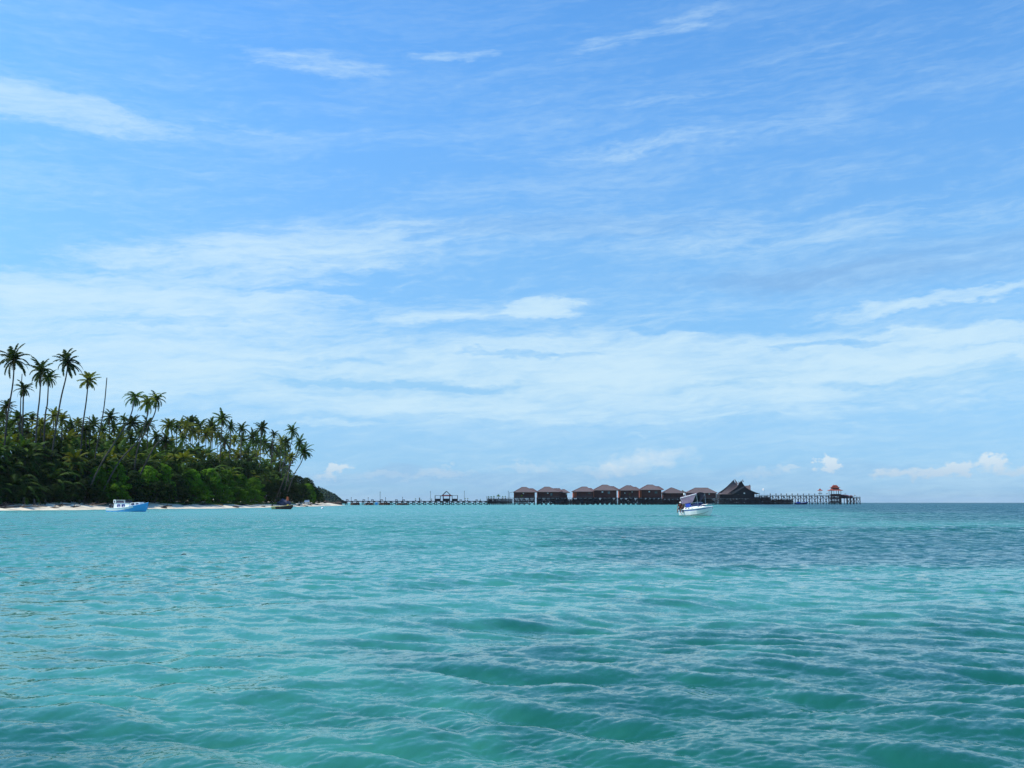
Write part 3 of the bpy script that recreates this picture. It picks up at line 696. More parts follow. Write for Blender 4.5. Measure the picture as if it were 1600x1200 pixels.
for px, k, L, r_, a, lab in LOGS:
    b = beach_at(px, k); q = random.uniform(-.2, .3)
    mb = MB().tube([(-L/2, 0, r_*.6), (-L/5, .15, r_*.9+.1), (L/5, -.1, r_+.15), (L/2, .1, r_*.7+.25+q)], [r_, r_*.9, r_*.75, r_*.4], 7)
    mb.tube([(-L/6, 0, r_), (0, -.3, r_+.45), (.3, -.5, r_+.8)], [r_*.5, r_*.35, r_*.15], 5)
    o = mb.build('driftwood_log', 'drift' if 'pale' in lab or 'grey' in lab or r_ < .17 else 'timber', loc=b); o.rotation_euler = (0, 0, R(a)); tag(o, lab, 'log', 'driftwood on the beach')
for i, (px, k, r_, lab) in enumerate([(368, 1.8, .7, 'small dark rock at the water edge left of the brown boat'), (411, 2.5, .5, 'dark stone on the sand just left of the brown boat'), (466, 3, .6, 'dark rock on the sand just right of the brown boat'),
        (477, 1.2, .8, 'dark rock at the water edge right of the brown boat'), (484, 4, .6, 'dark rock high on the sand below the last bushes'), (256, 1.5, .6, 'dark flat rock near the bow of the blue boat'), (345, 5.5, .55, 'dark stone in the middle of the open sand')]):
    b = beach_at(px, k); o = rock(i, r_*1.5, r_, r_*.6).build('beach_rock', 'rock', loc=b); tag(o, lab, 'rock', 'rocks on the beach')

# tarpaulin heap behind the brown boat, and a little lean-to
Yt = depth_for(443, 4.5); b = beach_at(443, 4.5); s_ = Yt/F
t = thing('tarpaulin_shelter', 'slate blue tarpaulin heaped over poles on the sand behind the brown boat', 'shelter', b)
bm = bmesh.new(); bmesh.ops.create_icosphere(bm, subdivisions=4, radius=1); r = random.Random(4)
mb = MB(); vs = []
from mathutils import noise as mnoise
for v in bm.verts:
    p = v.co; k = 1+.28*mnoise.noise(p*2.2)+.12*mnoise.noise(p*6)
    vs.append(Vector((p.x*2.6*k, p.y*1.5*k, max(-.3, p.z*k*(1.75 if p.x > -.3 else 1.4)+.5)))); 
mb.add(vs, [tuple(v.index for v in f.verts) for f in bm.faces]); bm.free(); mb.build('tarpaulin', 'tarp', t, True)
for (x0, z0, x1, z1) in [(-1.8, 0, -1.2, 2.6), (.6, 0, 1.3, 3.3), (2.2, 0, 2.9, 2.3)]:
    MB().tube([(x0, -.2, z0), (x1, 0, z1)], .07, 6).build('pole', 'drift', t)
mb = MB(); cl = [(1.2, -.5, 3.2), (2.1, -.4, 3.0), (2.3, -1., 1.9), (1.3, -1.2, 1.8), (1.7, -.6, 3.25), (1.75, -1.2, 1.7)]
mb.add(cl+[(x, y+.12, z) for x, y, z in cl], [(0, 4, 5, 3), (4, 1, 2, 5), (9, 11, 10, 6), (10, 11, 8, 7), (0, 3, 9, 6), (1, 7, 8, 2)]); mb.build('orange_cloth', 'flower', t)
b = beach_at(479, 5.5)
t = thing('lean_to', 'small blue and white lean to shelter under the last bushes of the grove', 'shelter', b)
mb = MB().add([(-1., -.8, 1.2), (1.1, -.8, 1.3), (1.1, 1, 2.1), (-1, 1, 2.0), (-1., -.8, 1.14), (1.1, -.8, 1.24), (1.1, 1, 2.04), (-1, 1, 1.94)], [(0, 1, 2, 3), (7, 6, 5, 4), (0, 4, 5, 1), (1, 5, 6, 2), (2, 6, 7, 3), (3, 7, 4, 0)]); mb.build('roof', 'faded', t)
MB().box(-.9, 1.0, .9, .96, 0, 1.8).build('back_wall', 'white', t)
for x in (-.9, 1.0): MB().box(x-.05, x+.05, -.75, -.65, 0, 1.2).build('post', 'timber_g', t)

# ---------------------------------------------------------------- headland far behind
hl = []; r = random.Random(9)
HLX = [(440, 776), (470, 768), (490, 764), (500, 765.5), (508, 769), (516, 772), (521, 774), (526, 779), (530, 783), (534, 785)]
def hpy(px):
    for (a, ya), (b_, yb) in zip(HLX, HLX[1:]):
        if px <= b_: return ya+(yb-ya)*(px-a)/(b_-a)
    return 786
YH = 1500.; vs = []; fs = []
for i in range(20000):
    px = r.uniform(440, 532); yd = YH+r.uniform(-60, 60); f = 1-(abs(yd-YH)/75)**2
    topz = max(.5, (zat(hpy(px), YH)))*f*(1+.10*sin(px*1.9)+.08*sin(px*4.3+1))*r.uniform(.9, 1.06)+r.uniform(-1, 1)
    z = topz*r.uniform(.25, 1) if i % 2 else topz
    p = Vector((xat(px, YH), yd, max(.5, z))); s_ = r.uniform(.8, 1.8)
    nrm = Vector((r.gauss(0, 1), r.gauss(-.4, 1), r.gauss(.8, 1))).normalized(); tt = nrm.orthogonal().normalized(); uu = nrm.cross(tt)
    o = len(vs); vs += [p-tt*s_, p-uu*s_*.8, p+tt*s_, p+uu*s_*.8]; fs.append((o, o+1, o+2, o+3))
o = MB().add(vs, fs).build('headland_woods', 'headland'); tag(o, 'bluish wooded headland sloping down to the sea behind the grove', 'woods', kind='stuff')
hx0, hx1 = xat(400, YH), xat(535, YH)
gx = np.linspace(hx0, hx1, 40); gy = np.linspace(YH-80, YH+80, 14); mb = MB()
for y in gy:
    for x in gx:
        px = 800+F*x/YH*.993; mb.v.append((x, y, max(-1.5, zat(hpy(px), YH)*.74*(1-((y-YH)/80)**2)-.5)))
mb.f = [(j*40+i, j*40+i+1, (j+1)*40+i+1, (j+1)*40+i) for j in range(13) for i in range(39)]
tag(mb.build('headland', 'headland', smooth=True), kind='structure')

# ---------------------------------------------------------------- jetties and the stilt village
AX, AY, BX, BY = -112., 640., 427., 260.
LEN = sqrt(BX*BX+BY*BY); PA = atan2(BY, BX)
def jt(px):
    a = ray(px, HOR).x; t = (a*AY-AX)/(BX-a*BY); return t
def jl(px):
    t = jt(px); return AX+BX*t, AY+BY*t
def along(px): return jt(px)*LEN
def mpp(px): return jl(px)[1]/F     # metres per photo pixel there
def jz(py, px): return zat(py, jl(px)[1])
def jetty(name, pxa, pxb, step, pyd, label, rail=None, braced=lambda px: True, w=3.2, rb=.17, rp=.3):
    x0, y0 = jl(pxa); s0 = along(pxa); L = along(pxb)-s0
    t = thing(name, label, 'jetty', (x0, y0, 0), PA)
    za, zb = jz(pyd, pxa), jz(pyd, pxb)
    zf = lambda px: za+(zb-za)*(along(px)-s0)/L
    mb = MB(); vs = [(0, -w/2, za), (L, -w/2, zb), (L, w/2, zb), (0, w/2, za)]; th_ = .5
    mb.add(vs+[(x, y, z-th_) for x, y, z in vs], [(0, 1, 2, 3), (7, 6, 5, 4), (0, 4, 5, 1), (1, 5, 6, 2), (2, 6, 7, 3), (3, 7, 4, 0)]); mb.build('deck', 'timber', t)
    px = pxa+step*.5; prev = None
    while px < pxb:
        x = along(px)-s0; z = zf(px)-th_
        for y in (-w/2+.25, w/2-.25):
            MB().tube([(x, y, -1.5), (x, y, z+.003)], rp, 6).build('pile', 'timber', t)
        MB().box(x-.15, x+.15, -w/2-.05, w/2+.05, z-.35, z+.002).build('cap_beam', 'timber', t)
        if prev is not None and braced(px):
            m_ = MB(); zl = .1; m_.bar((prev, -w/2+.2, zl), (x, -w/2+.2, z-.3), rb); m_.bar((prev, -w/2+.2, z-.3), (x, -w/2+.2, zl), rb); m_.build('cross_brace', 'timber', t)
        if rail:
            zt = zf(px)
            MB().box(x-.1, x+.1, -w/2+.02, -w/2+.22, zt-.002, zt+rail).build('rail_post', 'timber', t)
        prev = x; px += step
    if rail:
        m_ = MB(); m_.bar((0, -w/2+.12, za+rail*.95), (L, -w/2+.12, zb+rail*.95), .05); m_.bar((0, w/2-.12, za+rail*.95), (L, w/2-.12, zb+rail*.95), .05); m_.build('handrail', 'timber', t)
    return t
jetty('jetty', 528, 763, 8.72, 782.7, 'long low timber jetty on braced piles running from the sand spit to the stilt village', None, lambda px: px > 605)
jetty('jetty', 1184, 1317, 8.72, 774.4, 'high timber jetty with crossed piles leading right to the red roofed pagoda', .55, w=3.4, rb=.24, rp=.36)
jetty('jetty', 1316, 1340, 5.2, 777.3, 'lower end platform of the jetty at the far right beyond the pagoda', .9, w=7, rb=.24, rp=.34)

# piles and dark lattice under the village
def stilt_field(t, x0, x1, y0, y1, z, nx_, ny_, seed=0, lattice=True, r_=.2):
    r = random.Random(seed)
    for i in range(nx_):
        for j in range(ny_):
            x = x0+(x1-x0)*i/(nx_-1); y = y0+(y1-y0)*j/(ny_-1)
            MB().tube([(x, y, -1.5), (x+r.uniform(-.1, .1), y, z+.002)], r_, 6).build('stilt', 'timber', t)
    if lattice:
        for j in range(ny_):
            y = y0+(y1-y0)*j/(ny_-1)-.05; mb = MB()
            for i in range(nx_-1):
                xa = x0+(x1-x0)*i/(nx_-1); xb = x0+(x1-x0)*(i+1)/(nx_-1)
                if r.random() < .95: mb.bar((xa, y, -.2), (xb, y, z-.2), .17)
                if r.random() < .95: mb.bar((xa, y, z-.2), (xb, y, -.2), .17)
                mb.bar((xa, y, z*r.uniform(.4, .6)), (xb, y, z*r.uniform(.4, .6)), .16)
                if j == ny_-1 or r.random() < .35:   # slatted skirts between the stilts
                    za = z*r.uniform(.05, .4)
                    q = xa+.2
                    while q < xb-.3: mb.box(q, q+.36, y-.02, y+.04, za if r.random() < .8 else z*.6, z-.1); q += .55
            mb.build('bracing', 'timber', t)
def house(px0, px1, eave, ridge, r0, r1, sub=None, wall=(0, 0), deck=777.5, label='', seed=0, porch=False, orange='l', windows=(), balcony=False, depth=11.):
    """px0..px1 eave ends; r0..r1 ridge ends; sub=(a,b,py) second ridge set back on the right"""
    pc = (px0+px1)/2; xc, yc = jl(pc); s_ = yc/F; dz = jz(deck, pc)
    t = thing('stilt_house', label, 'house', (xc, yc, 0), 0, 'red brown houses on stilts')
    X_ = lambda px: at(px, HOR, yc-depth/2).x-xc; Xr = lambda px: at(px, HOR, yc).x-xc
    ze = zat(eave, yc-depth/2); zr = zat(ridge, yc); yf = -depth/2
    a, b_ = X_(px0), X_(px1); w0, w1 = X_(px0+wall[0]), X_(px1-wall[1])
    rf = MB().hip(a, b_, yf, depth/2, ze, Xr(r0), Xr(r1), 0, zr, .22).build('roof', 'roof', t)
    cap = MB()
    for p, q in [((a, yf, ze), (Xr(r0), 0, zr)), ((b_, yf, ze), (Xr(r1), 0, zr)), ((Xr(r0), 0, zr), (Xr(r1), 0, zr)), ((a, depth/2, ze), (Xr(r0), 0, zr)), ((b_, depth/2, ze), (Xr(r1), 0, zr))]: cap.bar(p, q, .16)
    cap.build('ridge_cap', 'ridge', rf)
    if sub:
        sa, sb_, spy = sub; y2 = depth*.30; zs = zat(spy, yc+y2); e2 = ze+.35
        xa, xb = Xr(sa-9), Xr(min(sb_+13, px1+2))
        r2 = MB().hip(xa, xb, .4, depth*.5+3.5, e2, Xr(sa), Xr(sb_), y2, zs, .2).build('rear_roof', 'roof', t)
        c2 = MB()
        for p, q in [((xb, .4, e2), (Xr(sb_), y2, zs)), ((Xr(sa), y2, zs), (Xr(sb_), y2, zs)), ((xa, .4, e2), (Xr(sa), y2, zs))]: c2.bar(p, q, .16)
        c2.build('ridge_cap', 'ridge', r2)
    yw = yf+1.0
    MB().box(w0+.003, w1-.003, yw, depth/2-1, dz, ze-.05).build('wall', 'wall', t)
    if orange: MB().box(w0-.05, w0+.35 if orange == 'l' else w0+orange, yw-.08, depth/2-1.05, dz+.01, ze-.1).build('end_wall', 'orange', t)
    for (wa, wb, ya, yb, m_) in windows:
        xa, xb = X_(wa), X_(wb); z0, z1 = zat(yb, yc+yw), zat(ya, yc+yw)
        f = MB().box(xa-.12, xb+.12, yw-.06, yw+.02, z0-.12, z1+.12).build('window', 'timber_g', t)
        MB().box(xa, xb, yw-.075, yw-.05, z0, z1).build('pane', m_, f)
    # deck, veranda rail
    MB().box(w0-.4, w1+.4, yf-.6, depth/2, dz-.35, dz-.004).build('deck', 'timber', t)
    if balcony:
        m_ = MB(); m_.box(w0, w1, yf-.5, yf-.42, dz+.95, dz+1.08); m_.box(w0, w1, yf-.5, yf-.42, dz+.45, dz+.53)
        n_ = int((w1-w0)/.8)
        for i in range(n_+1): x = w0+(w1-w0)*i/n_; m_.box(x-.05, x+.05, yf-.52, yf-.40, dz-.002, dz+1.05)
        m_.build('balcony_rail', 'timber_g', t)
        for i in range(4): x = w0+(w1-w0)*i/3; MB().box(x-.1, x+.1, yf-.35, yf-.15, dz-.003, ze-.1).build('veranda_post', 'timber', t)
    stilt_field(t, w0, w1, yf-.3, depth/2-.5, dz-.35, max(4, int((w1-w0)/2.6)), 4, seed)
    if porch:
        xp = X_(795.5); m_ = MB().add([(xp, yf, ze-.3), (a+1, yf, ze+.4), (a+1, 0, ze+.4), (xp, 0, ze-.3), (xp, yf, ze-.45), (a+1, yf, ze+.25), (a+1, 0, ze+.25), (xp, 0, ze-.45)], [(0, 1, 2, 3), (7, 6, 5, 4), (0, 4, 5, 1), (2, 6, 7, 3), (3, 7, 4, 0), (1, 5, 6, 2)]).build('porch_roof', 'ridge', t)
        MB().box(xp+.1, xp+.3, yf+.1, yf+.3, dz-1, ze-.4).build('porch_post', 'timber', t)
    return t
W = 'window'; L_ = 'lamp'
house(802, 838.5, 769, 761.2, 815.5, 822, (827, 833, 763.4), (1, 3), label='leftmost stilt house, with a lean porch roof on its left side', seed=1, porch=True, windows=[(817, 818.6, 770.4, 771.6, L_)], balcony=True)
house(838.5, 877, 768.5, 760.8, 851, 858, (866, 875, 763.2), (1, 2), label='second stilt house from the left, with an orange strip at its left corner', seed=2, windows=[(855, 857, 770, 771.2, L_), (860.3, 863.5, 770.4, 774.4, W)], balcony=True)
house(869, 890.5, 769.6, 764.6, 879, 882, None, (2, 4), label='small low stilt house joined right behind the second house', seed=3, orange=None, windows=[(884.5, 886, 771, 772.5, L_)])
house(894.5, 927, 768, 760.6, 909.5, 917, (920, 925, 763), (1.5, 0), label='stilt house with the widest bright orange end wall', seed=4, orange=2.4, windows=[(919.5, 920.7, 769.9, 771.3, W), (921.5, 922.8, 769.9, 771.3, W)], balcony=True)
house(927, 967, 766, 757.6, 941.5, 949, (953, 960, 760), (.8, 3), label='large plain dark red stilt house in the middle of the row', seed=5, windows=[(940.5, 942.8, 767.8, 769.6, L_), (950, 953.5, 768, 771.5, W)])
house(967, 999.5, 766.2, 758.6, 979, 986, (989, 995, 761), (1, 1), label='stilt house with balcony between the two large plain houses', seed=6, orange=1.2, windows=[(976, 977.4, 769.8, 771, L_), (987.5, 989, 768, 769.4, L_)], balcony=True)
house(999.5, 1036, 765.3, 757.5, 1012, 1020, (1025, 1031, 760), (.8, 2), label='large dark red stilt house left of the plain pyramid roof', seed=7, orange=1.3, windows=[(1014, 1016, 767.3, 769.2, L_), (1023.7, 1025.2, 768, 771, W), (1026, 1027.4, 768, 771, W)])
house(1035, 1073, 770.5, 762, 1048.5, 1050.5, None, (2, 3), label='low dark stilt pavilion with a plain pyramid roof', seed=8, orange=None, balcony=True, deck=779)
house(1073, 1121.5, 770.2, 762.3, 1086.5, 1106, None, (2, 2), label='wide stilt pavilion with a long flat ridge behind the speedboat', seed=9, orange=None, windows=[(1108, 1109.6, 771, 772.6, L_)], balcony=True, deck=778.5)

# common boardwalk in front, and dark sheds between the houses
def platform(name, pxa, pxb, pyd, label, cat, d0, d1, nx_, ny_, seed, rail=True, z_=None):
    pc = (pxa+pxb)/2; xc, yc = jl(pc); t = thing(name, label, cat, (xc, yc, 0), PA if name == 'boardwalk' else 0)
    L = along(pxb)-along(pxa) if name == 'boardwalk' else at(pxb, HOR, yc).x-at(pxa, HOR, yc).x
    z = jz(pyd, pc)
    MB().box(-L/2, L/2, d0, d1, z-.4, z).build('deck', 'timber', t)
    stilt_field(t, -L/2+.3, L/2-.3, d0+.3, d1-.3, z-.4, nx_, ny_, seed)
    if rail:
        m_ = MB(); m_.box(-L/2, L/2, d0+.05, d0+.13, z+.95, z+1.05)
        n_ = int(L/1.6)
        for i in range(n_+1): x = -L/2+.1+(L-.2)*i/n_; m_.box(x-.06, x+.06, d0+.03, d0+.15, z-.002, z+1.0)
        m_.build('railing', 'timber', t)
    return t
platform('garden_platform', 761.5, 801, 779.2, 'dark platform with garden plants left of the first stilt house', 'platform', -5, 5, 13, 4, 21)
platform('boardwalk', 882, 930, 780, 'dark boardwalk section between the small low house and the orange ended house', 'boardwalk', 7, 10, 12, 2, 22)
platform('boardwalk', 1015, 1130, 780.5, 'dark boardwalk running behind the speedboat under the pavilions', 'boardwalk', 8, 11.5, 28, 2, 23)
platform('terrace', 1172, 1202, 776.5, 'dark open terrace right of the longhouse with low railing', 'platform', -6, 5, 10, 4, 24)
platform('landing', 1198, 1236, 780.2, 'lower cluttered landing stage under the start of the high jetty', 'platform', -6, 4, 13, 4, 25, False)

# longhouse with swept gables
xc, yc = jl(1155); t = thing('longhouse', 'black gabled longhouse on stilts with tall swept up roof horns', 'building', (xc, yc, 0), 0)
XX = lambda px, dy=0.: at(px, HOR, yc+dy).x-xc
ZZ = lambda py, dy=0.: zat(py, yc+dy)
prof = [(1137, 772), (1147, 764.8), (1152, 761), (1155.5, 756.5), (1159, 750.3), (1162, 756), (1166, 761.5), (1172, 765.3), (1180, 768.8), (1187, 771.2)]
dep = [-9, -5, 0, 5, 9]; dip = [0, 1.6, 2.3, 1.6, 0]
vs = []; fs = []
for yd, dp in zip(dep, dip):
    for (px, py) in prof:
        hfrac = max(0, (771.5-py)/21); vs.append((XX(px, -9), yd, ZZ(py, -9)-dp*hfrac**2))
n_ = len(prof)
top = len(vs); vs += [(x, y, z-.35) for x, y, z in vs]
for j in range(4):
    for i in range(n_-1):
        fs.append((j*n_+i, j*n_+i+1, (j+1)*n_+i+1, (j+1)*n_+i)); q = top; fs.append((q+j*n_+i, q+(j+1)*n_+i, q+(j+1)*n_+i+1, q+j*n_+i+1))
for i in range(n_-1):
    fs.append((i, top+i, top+i+1, i+1)); e = 4*n_; fs.append((e+i, e+i+1, top+e+i+1, top+e+i))
fs.append((0, n_, top+n_, top)); 
MB().add(vs, fs).build('main_roof', 'darkroof', t)
for yd in (-8.2,):
    pr = [(XX(px, -9), ZZ(py, -9)-.5) for px, py in prof[1:-1]]; zb = ZZ(772.5, -9)
    vs = [(x, yd, z) for x, z in pr]+[(pr[-1][0], yd, zb), (pr[0][0], yd, zb)]; k = len(vs); vs += [(x, y+.3, z) for x, y, z in vs]
    MB().add(vs, [tuple(range(k)), tuple(range(2*k-1, k-1, -1))]+[(i, (i+1) % k, (i+1) % k+k, i+k) for i in range(k)]).build('gable', 'timber', t)
vs = [(XX(1138), -9.4, ZZ(770.5, -9)), (XX(1142), -9.4, ZZ(772, -9)), (XX(1161), -9.4, ZZ(760.3, -9)), (XX(1160), -9.4, ZZ(758.8, -9))]
MB().add(vs+[(x, y+.35, z-.1) for x, y, z in vs], [(0, 1, 2, 3), (7, 6, 5, 4), (0, 4, 5, 1), (1, 5, 6, 2), (2, 6, 7, 3), (3, 7, 4, 0)]).build('barge_board', 'roof', t)
# left wing: concave slope rising to the left horn
def wing(eL, eR, rL, rM, rR, y0, y1, name, m):
    vs = []; fs = []; K = 6; rows_ = []
    for side in (-1, 1):
        for j in range(K+1):
            f = j/K; c = f**.75 if False else f
            pts_ = []
            for i in range(7):
                u = i/6
                ex = eL[0]+(eR[0]-eL[0])*u; ez = eL[1]+(eR[1]-eL[1])*u
                rx = (rL[0]*(1-u)**2+2*rM[0]*u*(1-u)+rR[0]*u*u); rz = (rL[1]*(1-u)**2+2*rM[1]*u*(1-u)+rR[1]*u*u)
                sag = 1.8*sin(pi*f)*(1 if side < 0 else 1)
                px_ = ex+(rx-ex)*f; py_ = ez+(rz-ez)*f
                y = (y0 if side < 0 else y1)*(1-f)+(y0+y1)/2*f
                pts_.append((XX(px_), y, ZZ(py_)-sag*.5))
            rows_.append(pts_)
    for rr in rows_: vs += rr
    for base in (0, (K+1)*7):
        for j in range(K):
            for i in range(6): a_ = base+j*7+i; fs.append((a_, a_+1, a_+8, a_+7))
    nn = len(vs); vs += [(x, y, z-.3) for x, y, z in vs]; fs += [tuple(q+nn for q in f[::-1]) for f in fs]
    return MB().add(vs, fs).build(name, m, t)
wing((1124, 770.5), (1150, 771), (1147, 749.6), (1149, 758), (1157, 759), -7.5, 6, 'left_wing_roof', 'roof')
wing((1150, 770.5), (1172, 765.5), (1160, 759), (1166, 759.5), (1174.5, 757.8), -4, 9, 'right_wing_roof', 'roof')
for (px, py) in ((1147, 749.2), (1159, 749.8), (1174, 757.5), (1153, 752.5)):
    MB().tube([(XX(px), -7 if px != 1174 else 2, ZZ(py)-1.8), (XX(px-.6), -7.2 if px != 1174 else 2, ZZ(py)-.6), (XX(px-1.1), -7.4 if px != 1174 else 2, ZZ(py)+.35)], [.5, .3, .08], 5).build('roof_horn', 'ridge', t)
vs = [(XX(1150), -6.6, ZZ(758.2)), (XX(1154), -6.6, ZZ(757.6)), (XX(1153), -6.6, ZZ(752.2))]
MB().add(vs+[(x, y+.5, z) for x, y, z in vs], [(0, 1, 2), (5, 4, 3), (0, 3, 4, 1), (1, 4, 5, 2), (2, 5, 3, 0)]).build('white_gable', 'white', t)
vs = [(XX(1116), -9.5, ZZ(772.3)), (XX(1141), -9.5, ZZ(772.2)), (XX(1141), -6, ZZ(770.2)), (XX(1124), -6, ZZ(770.2))]
MB().add(vs+[(x, y, z-.2) for x, y, z in vs], [(0, 1, 2, 3), (7, 6, 5, 4), (0, 4, 5, 1), (1, 5, 6, 2), (2, 6, 7, 3), (3, 7, 4, 0)]).build('lower_eave', 'roof', t)
zd = ZZ(778.5)
MB().box(XX(1122), XX(1176), -7.2, 6, zd, ZZ(771.8)).build('wall', 'timber', t)
for (px, py) in ((1151, 771.7), (1109+50.5, 770.6)):
    MB().box(XX(px-.8), XX(px+.8), -7.3 if py > 771 else -9.6, -7.18 if py > 771 else -8.3, ZZ(py+1), ZZ(py-.6)).build('wall_lamp', 'lamp', t)
MB().box(XX(1120), XX(1190), -9, 6.5, zd-.4, zd-.003).build('deck', 'timber', t)
for px in (1178, 1183): MB().box(XX(px)-.12, XX(px)+.12, -8.6, -8.4, zd-.004, ZZ(770)).build('veranda_post', 'timber', t)
stilt_field(t, XX(1121), XX(1189), -8.6, 6, zd-.4, 15, 4, 31)

# pagoda and little tower at the end of the high jetty
def curved_roof(t, cx, cy, w, dpt, z0, z1, wt, name, m='redroof', up=.35):
    prof_ = []; K = 5; vs = []; fs = []; n = 16
    for j in range(K+1):
        f = j/K; sw = (1-f)**1.7
        hw = wt+(w-wt)*sw; hd = wt*dpt/w+(dpt-wt*dpt/w)*sw
        for i in range(n):
            a = 2*pi*i/n+pi/4; q = max(abs(cos(a)), abs(sin(a))); x = cos(a)/q*hw; y = sin(a)/q*hd
            corner = (abs(cos(a))*abs(sin(a))*2)**4; vs.append((cx+x, cy+y, z0+(z1-z0)*f+up*corner*(1-f)**3))
    for j in range(K):
        for i in range(n): k = (i+1) % n; fs.append((j*n+i, j*n+k, (j+1)*n+k, (j+1)*n+i))
    fs.append(tuple(range(K*n, K*n+n))); fs.append(tuple(range(n))[::-1])
    return MB().add(vs, fs).build(name, m, t)
xc, yc = jl(1305.5); s_ = yc/F; t = thing('pagoda', 'three tiered red roofed pagoda near the end of the high jetty', 'pagoda', (xc, yc, 0), 0)
Zp = lambda py: zat(py, yc); dz = Zp(774.4)
curved_roof(t, 0, 0, 10.6*s_, 7.5*s_, Zp(766.8), Zp(763.2), 5.0*s_, 'lower_roof', up=.5)
curved_roof(t, 0, 0, 6.9*s_, 5.2*s_, Zp(762), Zp(759.8), 3.4*s_, 'middle_roof', up=.45)
rf = curved_roof(t, 0, 0, 4.4*s_, 3.4*s_, Zp(760), Zp(757.9), 2.4*s_, 'top_roof', up=.45)
for q in (-1.7, 1.7): MB().tube([(q*s_, 0, Zp(758.2)), (q*1.2*s_, 0, Zp(756.9))], [.22, .05], 5).build('finial', 'ridge', rf)
MB().box(-5.2*s_, 5.2*s_, -3.6*s_, 3.6*s_, Zp(763.4), Zp(761.9)).build('upper_storey', 'timber', t); MB().box(-3.2*s_, 3.2*s_, -2.4*s_, 2.4*s_, Zp(760.2), Zp(759.6)).build('clerestory', 'timber', t)
for i, x in enumerate((-7.8, -3.5, 3.5, 7.2)):
    for y in (-5, 5): MB().box(x*s_-.16, x*s_+.16, y*s_-.16, y*s_+.16, dz, Zp(766.6)).build('column', 'timber_g', t)
MB().box(-6*s_, 6.6*s_, -5.2*s_, -5.0*s_, dz+.01, Zp(771.8)).build('parapet', 'wall', t)
MB().box(-6*s_, 6.6*s_, 5.0*s_, 5.2*s_, dz+.01, Zp(771.8)).build('parapet', 'wall', t)
MB().box(-8.4*s_, 8*s_, -5.6*s_, 5.6*s_, dz-.45, dz).build('deck', 'timber', t)
for i in range(6):
    for j in range(3):
        x = (-8+i*3.1)*s_; y = (-5+j*5)*s_; MB().tube([(x, y, -1.5), (x, y, dz-.44)], .2, 6).build('stilt', 'timber', t)
mb = MB()
for j in range(3):
    for i in range(5):
        xa, xb = (-8+i*3.1)*s_, (-8+(i+1)*3.1)*s_; y = (-5+j*5)*s_; mb.bar((xa, y, .5), (xb, y, dz-.6), .11); mb.bar((xb, y, .5), (xa, y, dz-.6), .11)
mb.build('bracing', 'timber', t)
xc, yc = jl(1281.5); s_ = yc/F; t = thing('lookout_tower', 'tiny red roofed lookout on a single post left of the pagoda', 'tower', (xc, yc-1, 0), 0)
Zp = lambda py: zat(py, yc)
rf = curved_roof(t, 0, 0, 3.6*s_, 3.*s_, Zp(766.8), Zp(764), 1.0*s_, 'roof', up=.35)
MB().tube([(0, 0, Zp(764.3)), (0, 0, Zp(762.3))], [.35, .05], 5).build('finial', 'ridge', rf)
for x in (-1.3, 1.3): MB().tube([(x*.5, 0, Zp(774.3)), (x*.5, 0, Zp(766.7))], .14, 6).build('post', 'timber_g', t)
MB().box(-1.6, 1.6, -.8, .8, Zp(771.2), Zp(770.4)).build('rail', 'timber', t)

# gazebo and pergola on the long jetty
xc, yc = jl(697.5); s_ = yc/F; t = thing('gazebo', 'open gazebo with a steep pointed roof halfway along the low jetty', 'gazebo', (xc, yc, 0), 0)
Zp = lambda py: zat(py, yc); dz = Zp(782.7)
for sy in (-1, 1):
    m_ = MB(); pr = [(-8.3, 775), (-4.5, 771.8), (0, 767.2), (4.5, 771.4), (9, 775)]
    y0, y1 = (sy*2.6-.5, sy*2.6+.5)
    vs = [(x*s_, y0, Zp(z)) for x, z in pr]+[(x*s_, y0, Zp(z)-.32) for x, z in pr]; k = len(vs); vs += [(x, y1, z) for x, _, z in vs]
    fs = []
    for i in range(4): fs += [(i, i+1, i+1+k, i+k), (5+i, 5+i+k, 6+i+k, 6+i), (i, 5+i, 6+i, i+1), (i+k, i+1+k, 6+i+k, 5+i+k)]
    m_.add(vs, fs+[(0, k, k+5, 5), (4, 9, k+9, k+4)]).build('gable_roof', 'timber', t)
MB().hip(-7.6*s_, 7.8*s_, -2., 2., Zp(774.9), -6*s_, 6.2*s_, 0, Zp(773.2), .2).build('roof', 'ridge', t)
for x in (-5, 5):
    for y in (-2.4, 2.4): MB().box(x*s_-.15, x*s_+.15, y-.15, y+.15, dz-.6, Zp(772.5)).build('post', 'timber', t); MB().tube([(x*s_, y, -1.5), (x*s_, y, dz-.6)], .22, 6).build('stilt', 'timber', t)
MB().box(-4.9*s_, 5*s_, -2.45, -2.35, dz, Zp(779)).build('railing', 'timber', t)
for (pa, pb, lab) in ((679.8, 688, 'open pergola frame on the jetty left of the gazebo'), (706.5, 714.8, 'open pergola frame on the jetty right of the gazebo')):
    xc, yc = jl((pa+pb)/2); s_ = yc/F; t = thing('pergola', lab, 'pergola', (xc, yc, 0), 0); h = (pb-pa)/2*s_; dz = zat(782.7, yc); zt = zat(774.4, yc)
    for x in (-h, h):
        for y in (-1.2, 1.2): MB().box(x-.13, x+.13, y-.13, y+.13, dz-.3, zt).build('post', 'timber', t)
    for y in (-1.2, 1.2): MB().box(-h-.13, h+.13, y-.1, y+.1, zt+.002, zt+.22).build('beam', 'timber', t)
    MB().box(-h+.13, h-.13, -1.3, -1.22, dz+.01, dz+1.5).build('railing', 'timber', t)

